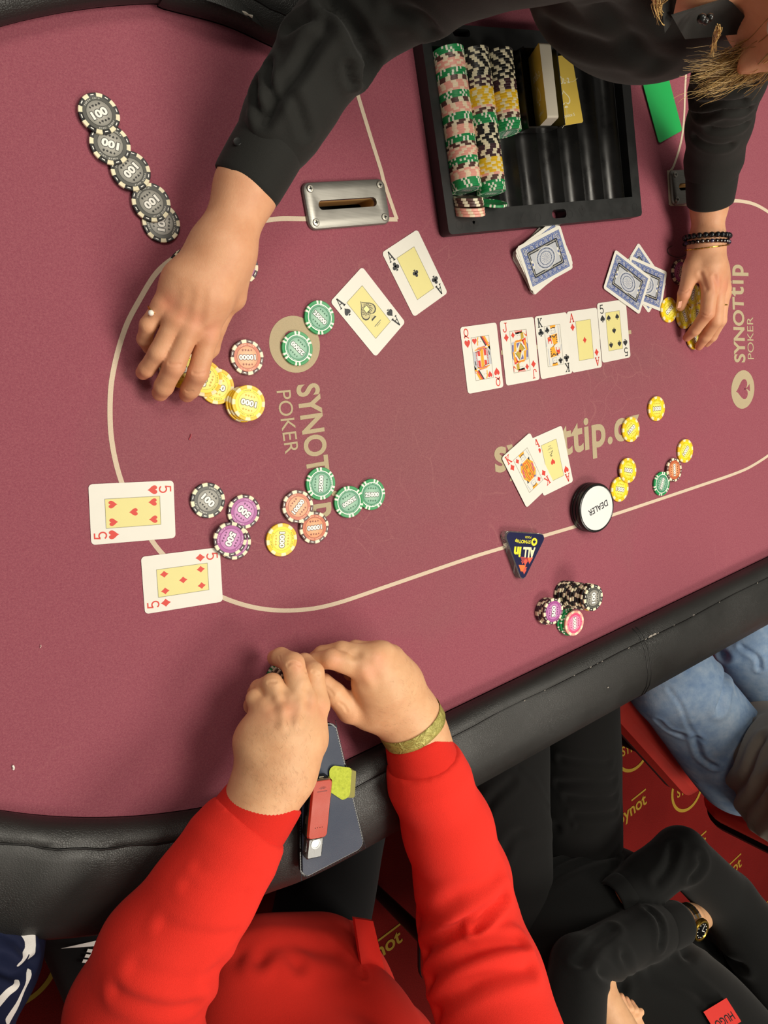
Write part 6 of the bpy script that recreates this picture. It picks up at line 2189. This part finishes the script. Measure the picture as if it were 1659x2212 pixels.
V = crease(V, Q, [([(1130, 1660), (1160, 1690), (1190, 1740), (1235, 1785)], .004, -.003), ([(1210, 1640), (1260, 1650), (1320, 1645)], .006, .004), ([(1200, 1690), (1260, 1690), (1330, 1690)], .006, .004), ([(1220, 1725), (1270, 1730), (1335, 1720)], .006, .004), ([(1240, 1765), (1290, 1765), (1335, 1755)], .006, .004), ([(1040, 1760), (1070, 1720), (1110, 1690)], .008, .004), ([(1080, 1850), (1130, 1800), (1200, 1790)], .008, .004)])
jb = obj('jeans', V, Q, M_JEANB, man, None, True)
for x in (1.17, .97):
    g = Geo(); g.prism([(x + p[0], -.44 + p[1]) for p in rounded(.10, .28, .045, 5)], 0.0, .07, 0, .03); g.build('shoe', flat('0c0c0c', .5), man, smooth=50)
# watch
wt = thing('wristwatch', None, None); wt.parent = man
wc = at(1482, 1988, -.071); wn = axA
wr_ = J(1482, 1988, -.072, 62)[1]
fcv = unit(np.array([.62, -.12, .75])); fcv = unit(fcv - wn * (fcv @ wn))
side = np.cross(fcv, wn)
M_STL = flat('c9c7c2', .2, 1.0)
for i in range(24):
    q = 2 * math.pi * i / 24
    d_ = math.cos(q) * fcv + math.sin(q) * side; e_ = -math.sin(q) * fcv + math.cos(q) * side
    if math.cos(q) > .86: continue
    g = Geo(); R_ = wr_ * 1.06
    for s_, m_, w_ in ((-1, 0, .0035), (0, 1, .0026), (1, 0, .0035)):
        g.box(wc + d_ * R_ + wn * s_ * .0062, (.0013, R_ * .125, w_), (d_, e_, wn), m_)
    g.build('watch_link', [M_STL, M_GOLDM], wt)
axw = np.array([side, wn, fcv])
g = Geo(); g.lathe([(.0185, -.003), (.0225, 0), (.0225, .005), (.0208, .0078), (.0178, .0082), (.0165, .0068)], 40, wc + fcv * (wr_ * 1.02), 0, axw); g.build('watch_case', M_GOLDM, wt, smooth=35)
g = Geo(); g.lathe([(.0164, .0066), (.0164, .0069), (.001, .0070)], 40, wc + fcv * (wr_ * 1.02), 0, axw)
for i in range(12):
    q = 2 * math.pi * i / 12
    g.lathe([(.0011, .0070), (.0011, .0074), (.0003, .0074)], 8, wc + fcv * (wr_ * 1.02) + .0135 * (math.cos(q) * side + math.sin(q) * wn), 1, axw)
for q, L_ in ((.5, .012), (1.9, .009)):
    d_ = math.cos(q) * side + math.sin(q) * wn
    g.box(wc + fcv * (wr_ * 1.02 + .0076) + d_ * L_ / 2, (L_ / 2, .0006, .0002), (d_, np.cross(fcv, d_), fcv), 1)
g.build('watch_dial', [flat('0a0a0c', .12), flat('f0efe8', .3)], wt)
# red name patch on the sweater
P = Print()
hq = [pick(sw.data and np.array([np.array(v.co) for v in sw.data.vertices]) + origin(sw), [p])[0] for p in ((1519, 2187), (1552, 2162), (1598, 2199), (1562, 2236))]
hn = unit(np.cross(hq[2] - hq[0], hq[1] - hq[3])); hn = hn * (1 if hn[2] > 0 else -1)
hcn = sum(hq) / 4 + hn * .006
hu_ = unit((hq[0] + hq[3]) / 2 - (hq[1] + hq[2]) / 2 + (hq[0] - hq[1]) * 0); hu_ = unit(at(1540, 2205, hcn[2] - T) - at(1580, 2180, hcn[2] - T)); hu_ = unit(hu_ - hn * (hu_ @ hn)); hv_ = np.cross(hn, hu_)
P.rect(-.032, -.020, .032, .020, flat('e0362e', .8), 1)
P.text('HUGO', 0, .006, .013, flat('1a1214', .8), 2, 0, .02, .048)
P.world(lambda x, y, z: hcn + hu_ * x + hv_ * y + hn * z, 'name_patch', sw)

# ------------------------------------------------------------------ the man in pale jeans
man3 = thing('person', 'person in pale blue jeans and a grey sweater sitting on a red chair', 'person', (1.75, -0.85, 0.0))
V, Q = grow(('u', .02, [*chain([J(1600, 1655, -.18, 205), J(1452, 1468, -.215, 190), (W(1.36, -.40, -.26), .075), (W(1.36, -.44, -.68), .06)]), *chain([J(1730, 1540, -.19, 200), J(1625, 1385, -.22, 190), (W(1.66, -.36, -.27), .075), (W(1.66, -.40, -.68), .06)])]), .005, 2)
V = ripple(V, Q, .003, 17, 26)
V = crease(V, Q, [([(1440, 1490), (1470, 1530), (1490, 1580), (1515, 1605)], .004, .0018), ([(1560, 1420), (1570, 1470), (1560, 1530)], .010, .010), ([(1430, 1640), (1460, 1660), (1475, 1680), (1500, 1690)], .004, .0018), ([(1600, 1400), (1630, 1420), (1640, 1450)], .005, .005), ([(1500, 1600), (1515, 1640), (1540, 1660)], .006, .005), ([(1420, 1560), (1440, 1580), (1470, 1590)], .006, .004)])
obj('jeans', V, Q, M_DENIM, man3, None, True)
V, Q = grow(('u', .05, [*chain([J(1668, 1640, -.14, 250), J(1760, 1690, .02, 300), J(1880, 1770, .22, 300)])]), .006, 2)
V = ripple(V, Q, .004, 19, 20)
V = crease(V, Q, [([(1540, 1690), (1580, 1640), (1620, 1560)], .010, .008), ([(1560, 1730), (1600, 1690), (1640, 1600)], .012, .010), ([(1590, 1770), (1620, 1730), (1655, 1680)], .012, .010), ([(1620, 1790), (1650, 1750), (1659, 1730)], .010, .008)])
s3 = obj('sweater', V, Q, M_GREYSW, man3, None, True)
hc5 = at(2080, 1900, .42)
V, Q = grow(('u', .03, [*chain([J(1880, 1770, .22, 130), (hc5, .05)]), *chain([J(1760, 1690, .0, 120), J(1880, 1770, .22, 120)]), ell(hc5, (.076, .098, .115)), ell(hc5 + [0, .04, -.07], (.05, .05, .045)), *chain([(hc5 + [0, .094, .01], .009), (hc5 + [0, .112, -.02], .012)])]), .008, 2)
o = body('body', V, Q, M_SKIN_P, man3, {'flush': np.zeros(len(V)), 'nail': np.zeros(len(V))})
for x in (1.36, 1.66):
    g = Geo(); g.prism([(x + p[0], -.38 + p[1]) for p in rounded(.10, .28, .045, 5)], 0.0, .07, 0, .03); g.build('shoe', flat('d8d4cc', .5), man3, smooth=50)

# ------------------------------------------------------------------ the sleeve with white stripes at the lower left
st_man = thing('person', 'person in a navy tracksuit top with white sleeve stripes at the lower left edge', 'person', (-0.12, -0.80, 0.0))
def striped():
    t = NT('striped_navy_cloth')
    co = t.coord()
    a = t.new('ShaderNodeAttribute', attribute_name='stripe')
    k = t.ramp(a.outputs['Fac'], [(0.495, (0, 0, 0)), (0.505, (1, 1, 1))])
    f = t.noise(co, 1300, 2)
    c = t.mix(k, lin('151c38'), lin('eceae6'))
    return t.out(t.mix(t.math('MULTIPLY', f, .2), c, lin('0a0c18')), .8, 0, t.bump(f, .3, .0006), .2)
jS = [J(-120, 2330, .10, 210), J(-25, 2090, -.015, 180), J(-15, 2010, -.02, 172), J(-70, 1960, -.01, 150), J(-200, 1900, .05, 120)]
V, Q = grow(('u', .03, [*chain(jS), *chain([jS[0], (W(-.18, -.80, .22), .09), (W(-.20, -.86, -.15), .15)])]), .0026, 2)
V = ripple(V, Q, .0016, 23, 30)
V = crease(V, Q, [([(5, 2010), (40, 2030), (60, 2050)], .006, .006), ([(0, 2090), (40, 2100), (70, 2080)], .006, .006), ([(10, 1950), (40, 1975), (60, 2010)], .005, .003)])
dst = np.full(len(V), 9.0)
for line in ([(2, 1908), (30, 1918), (55, 1945), (70, 1985), (75, 2020), (72, 2065), (66, 2110), (45, 2165), (20, 2208)], [(0, 1922), (25, 1938), (45, 1965), (58, 1995), (63, 2030)], [(0, 1958), (20, 1985), (45, 2008), (62, 2032), (58, 2060), (48, 2085), (40, 2120), (22, 2140), (0, 2165)]):
    dst = np.minimum(dst, dist_line(V, pick(V, line), .02))
stripe = np.clip(.5 + (.0034 - dst) / .02, 0, 1)
stp = body('jacket', V, Q, striped(), st_man, {'stripe': stripe})
stp.data.polygons.foreach_set('use_smooth', np.ones(len(stp.data.polygons), dtype=bool))
hc6 = W(-.16, -.78, .46)
V, Q = grow(('u', .03, [*chain([(W(-.18, -.80, .25), .055), (hc6, .055)]), ell(hc6, (.076, .098, .115)), ell(hc6 + [0, .04, -.07], (.05, .05, .045)), *chain([(hc6 + [0, .094, .01], .009), (hc6 + [0, .112, -.02], .012)]), *chain([jS[3], jS[4], J(-290, 1850, .05, 80)])]), .008, 2)
body('body', V, Q, M_SKIN_P, st_man, {'flush': np.zeros(len(V)), 'nail': np.zeros(len(V))})
V, Q = grow(('u', .03, [*chain([(W(-.16, -.92, -.29), .10), (W(-.10, -.48, -.30), .08), (W(-.10, -.5, -.72), .055)]), *chain([(W(-.30, -.92, -.29), .10), (W(-.34, -.48, -.30), .08), (W(-.34, -.5, -.72), .055)])]), .008, 2)
obj('trousers', V, Q, M_PANTS, st_man, None, True)
# ================================================================== things on the rail, chairs
M_NAVYL = leather('navy_leather', '2d3749', 0.55, 500, 0.15)
rail_top = 0.0395
def oblong(corners, r, n=5):
    """rounded quadrilateral in the world's plane from four points (clockwise on the photograph)"""
    return tri_round4([np.array(p[:2]) for p in corners], r, n)
def tri_round4(pts, r, n=5):
    out = []
    m = len(pts)
    for i in range(m):
        p, a, b = pts[i], pts[i - 1], pts[(i + 1) % m]
        da = (a - p) / np.linalg.norm(a - p); db = (b - p) / np.linalg.norm(b - p)
        half = math.acos(np.clip(da @ db, -1, 1)) / 2
        c = p + (da + db) / np.linalg.norm(da + db) * r / math.sin(half)
        s = p + da * r / math.tan(half); e = p + db * r / math.tan(half)
        a0 = math.atan2(*(s - c)[::-1]); a1 = math.atan2(*(e - c)[::-1])
        d = (a1 - a0 + math.pi) % (2 * math.pi) - math.pi
        out += [tuple(c + r * np.array([math.cos(a0 + d * k / n), math.sin(a0 + d * k / n)])) for k in range(n + 1)]
    A = sum(out[i][0] * out[(i + 1) % m and (i + 1) % len(out)][1] - out[(i + 1) % len(out)][0] * out[i][1] for i in range(len(out)))
    return out if A > 0 else out[::-1]
zc_ = 0.052
pc = [at(650, 1572, zc_), at(722, 1568, zc_), at(784, 1828, zc_), at(655, 1895, zc_)]
phone = thing('phone_case', 'navy leather folding phone case lying on the padded rail under a red vape', 'phone case', tuple(sum(pc) / 4 - np.array([0, 0, .011])))
po = oblong(pc, .008)
g = Geo(); g.prism(po, T + rail_top + .0012, T + zc_ - .0085, 0, .001); g.build('back_cover', M_NAVYL, phone)
g = Geo(); g.prism([tuple(q) for q in inset(np.array(po), .002)], T + zc_ - .0085, T + zc_ - .0015, 0, .001); g.build('phone_body', flat('0b0c0e', .25), phone)
g = Geo(); g.prism(po, T + zc_ - .0015, T + zc_ + .0005, 0, .0008); g.build('front_cover', M_NAVYL, phone)
st = Geo()
ip = inset(np.array(po), .0028)
per = [np.array([*p, T + zc_ + .0006]) for p in ip]
per = spline(per, 6, True)
L = 0
for i in range(0, len(per) - 1):
    a, b = per[i], per[i + 1]
    if np.linalg.norm(b - a) < 1e-5: continue
    k = max(1, int(np.linalg.norm(b - a) / .0032))
    for j in range(k):
        s = a + (b - a) * (j + .15) / k; e = a + (b - a) * (j + .7) / k
        st.box((s + e) / 2, (np.linalg.norm(e - s) / 2, .0003, .0002), (unit(e - s), np.cross(Z, unit(e - s)), Z))
o = st.build('stitching', flat('1d222c', .7), phone); o['kind'] = 'stuff'
# yellow-green clasp tab
def felt_green():
    t = NT('worn_lime_leather'); co = t.coord()
    n = t.noise(co, 260, 4, .65)
    return t.out(t.ramp(n, [(.25, lin('98a636')), (.5, lin('b2c03a')), (.75, lin('bfcc4a'))]), .8, 0, t.bump(n, .4, .001))
zt = zc_ + .0012
tc = [at(*p, zt) for p in ((714, 1657), (754, 1662), (750, 1716), (740, 1722), (716, 1706))]
clasp = oblong(tc, .0035)
g = Geo(); g.prism(clasp, T + zt - .0004, T + zt + .0012, 0, .0005); cb_ = g.build('clasp_tab', flat('b0a88a', .8), phone)
g = Geo(); g.prism([tuple(q) for q in inset(np.array(clasp), .0024)], T + zt + .0012, T + zt + .0019, 0, .0004); g.build('lime_panel', felt_green(), cb_)
hc_ = [at(*p, zt) for p in ((754, 1663), (768, 1666), (765, 1722), (749, 1722))]
g = Geo(); g.prism(oblong(hc_, .002), T + zt - .008, T + zt + .0006, 0, .0005); g.build('frayed_hinge', flat('8f8c4e', .9), cb_)
# vape
zv = zc_ + .0005
vA, vB = at(699, 1683, zv + .016), at(681, 1866, zv + .016)
va = unit(np.array([*(vB - vA)[:2], 0])); vs = np.array([-va[1], va[0], 0])
vl = .093
vo = vA.copy(); vo[2] = T + zv
vape = thing('vape', 'red leather covered vape with a clear mouthpiece on the navy phone case', 'vape', tuple(vo + va * .045))
def vbox(s0, s1, w, z0, z1, name, mat, parent, r=.005, bev=.002):
    c = [vo + va * s0 - vs * w / 2, vo + va * s1 - vs * w / 2, vo + va * s1 + vs * w / 2, vo + va * s0 + vs * w / 2]
    g = Geo(); g.prism(oblong(c, r), z0 + T + zv, z1 + T + zv, 0, bev)
    return g.build(name, mat, parent, smooth=30)
M_REDL = leather('red_vape_leather', 'a83c2a', .45, 800, .15)
M_CHROME = flat('b9a48c', .18, 1.0)
M_GUN = flat('33302e', .22, .9)
vbox(.0, .073, .0265, .0008, .0135, 'metal_body', M_GUN, vape, .006, .002)
vbox(.0005, .0725, .0270, .0105, .0150, 'chrome_frame', M_CHROME, vape, .006, .0015)
lp_ = vbox(.0018, .0710, .0242, .0150, .0158, 'leather_panel', M_REDL, vape, .0048, .0006)
g = Geo()
for i in range(4): g.lathe([(.0005, .0159), (.0005, .0161)], 8, vo + va * .058 + vs * (.0022 * (i - 1.5) * 1.4) , 0)
g.build('pin_hole', flat('2a0f0d', .8), vape)
P = Print(); mt = flat('7d241f', .5)
P.text('VENSON', 0, 0, .0021, mt, 1, 0, 0, .013)
vo2 = vo + va * .0125
P = Print()
for k in range(7):
    a = math.radians(30 + 20 * k)
    P.stroke([(.0015 * math.cos(a), .0012 * math.sin(a)), (.0055 * math.cos(a), .0040 * math.sin(a))], .0005, mt, 1)
P.stroke([(-.0065, -.0022), (.0065, -.0022)], .0012, mt, 1)
P.world(lambda x, y, z: vo2 - va * y + vs * -x + np.array([0, 0, .01592 + z]), 'embossed_crest', lp_)
def clear_dark():
    t = NT('smoked_clear_plastic'); t.out(lin('6e716f'), .05, 0, None, .5)
    t.b.inputs['Transmission Weight'].default_value = .85; t.b.inputs['IOR'].default_value = 1.45
    return t.m
vbox(.0715, .0975, .0215, .0030, .0125, 'clear_pod', clear_dark(), vape, .0035, .002)
g = Geo()
g.tube([vo + va * .073 + Z * .0085, vo + va * .087 + Z * .0085], .0030, 12); g.tube([vo + va * .087 + Z * .0085, vo + va * .092 + Z * .0085], [.0018, .0012], 10)
g.lathe([(.0062, 0), (.0062, .0006), (.0050, .0006), (.0048, .0002)], 20, vo + va * .0790 + Z * .0124)
g.build('pod_core', flat('8f8f8a', .3, .7), vape, smooth=50)
vbox(.0722, .0740, .018, .0126, .0130, 'pod_collar', M_GUN, vape, .0008, .0002)
g = Geo(); g.box(vo + va * .050 + vs * -.0125 + Z * .008, (.005, .0009, .0020), (va, vs, Z)); g.build('side_button', M_CHROME, vape)
g = Geo(); g.box(vo - va * .0003 + Z * .010, (.0006, .003, .0007), (va, vs, Z)); g.build('charge_port', flat('a89f88', .4, .8), vape)

# chairs
M_REDC = leather('red_chair_leather', 'd03a30', .45, 500, .2)
M_BLK = flat('0b0b0b', .5)
def chair(fl_corner, d1, d2, w, dp, label, back=True, zs=-.31, zb=.12):
    c0 = np.array([*fl_corner, 0.0]); d1 = np.array([*d1, 0.0]); d2 = np.array([*d2, 0.0])
    t = thing('casino_chair', label, 'chair', tuple(c0 + d1 * dp / 2 + d2 * w / 2))
    P4 = [c0, c0 + d1 * dp, c0 + d1 * dp + d2 * w, c0 + d2 * w]
    g = Geo(); g.prism(oblong(P4, .05, 6), T + zs - .060, T + zs, 0, .018); g.build('seat', M_REDC, t, smooth=40)
    g = Geo(); g.prism(oblong([p + d1 * 0 for p in P4], .05, 6), T + zs - .072, T + zs - .061, 0, .004); g.build('seat_base', M_BLK, t)
    if back:
        n = 14
        outl = rounded(w + .02, zb - zs + .02, .06, 6, w / 2, (zb + zs) / 2)
        for nm, off, th, mt_, sc in (('backrest', -.005, .05, M_REDC, .985), ('back_shell', .042, .03, M_BLK, 1.02)):
            V, F = [], []
            o_ = np.array(outl); cc = o_.mean(0); o_ = cc + (o_ - cc) * sc
            k = len(o_)
            for s_, ins in ((0, .012), (.25, 0), (.75, 0), (1, .012)):
                q_ = inset(o_, ins) if ins else o_
                for (a_, z_) in q_: V.append(c0 + d1 * (dp + off + th * s_ + .03 * (z_ - zs)) + d2 * a_ + np.array([0, 0, z_ + T]))
            for r_ in range(3):
                for i in range(k): F.append((r_ * k + i, r_ * k + (i + 1) % k, (r_ + 1) * k + (i + 1) % k, (r_ + 1) * k + i))
            F.append(tuple(range(k - 1, -1, -1))); F.append(tuple(range(3 * k, 4 * k)))
            o = obj(nm, V, F, mt_, t)
            bm = bmesh.new(); bm.from_mesh(o.data); bmesh.ops.recalc_face_normals(bm, faces=bm.faces); bm.to_mesh(o.data); bm.free()
            auto_smooth(o, 50)
    for a_, b_ in ((.06, .06), (.06, w - .06), (dp - .06, .06), (dp - .06, w - .06)):
        g = Geo(); q = c0 + d1 * a_ + d2 * b_
        g.tube([q + [0, 0, .0], q + [0, 0, T + zs - .071]], [.014, .018], 10); g.build('leg', M_BLK, t, smooth=50)
    return t
chair((1.31, -.635), (.717, -.696), (.696, .717), .46, .46, 'red leather chair with a black shell under the person in pale jeans')
chair((.90, -.80), (.02, -1.0), (1.0, .02), .46, .46, 'red leather chair under the man in the black sweater', True, -.41, .12)
chair((.18, -.84), (.0, -1.0), (1.0, .0), .46, .42, 'red leather chair under the player in red', True, -.41, .12)
chair((-.46, -.80), (.0, -1.0), (1.0, .0), .44, .42, 'red leather chair under the person in the navy tracksuit top', True, -.41, .12)
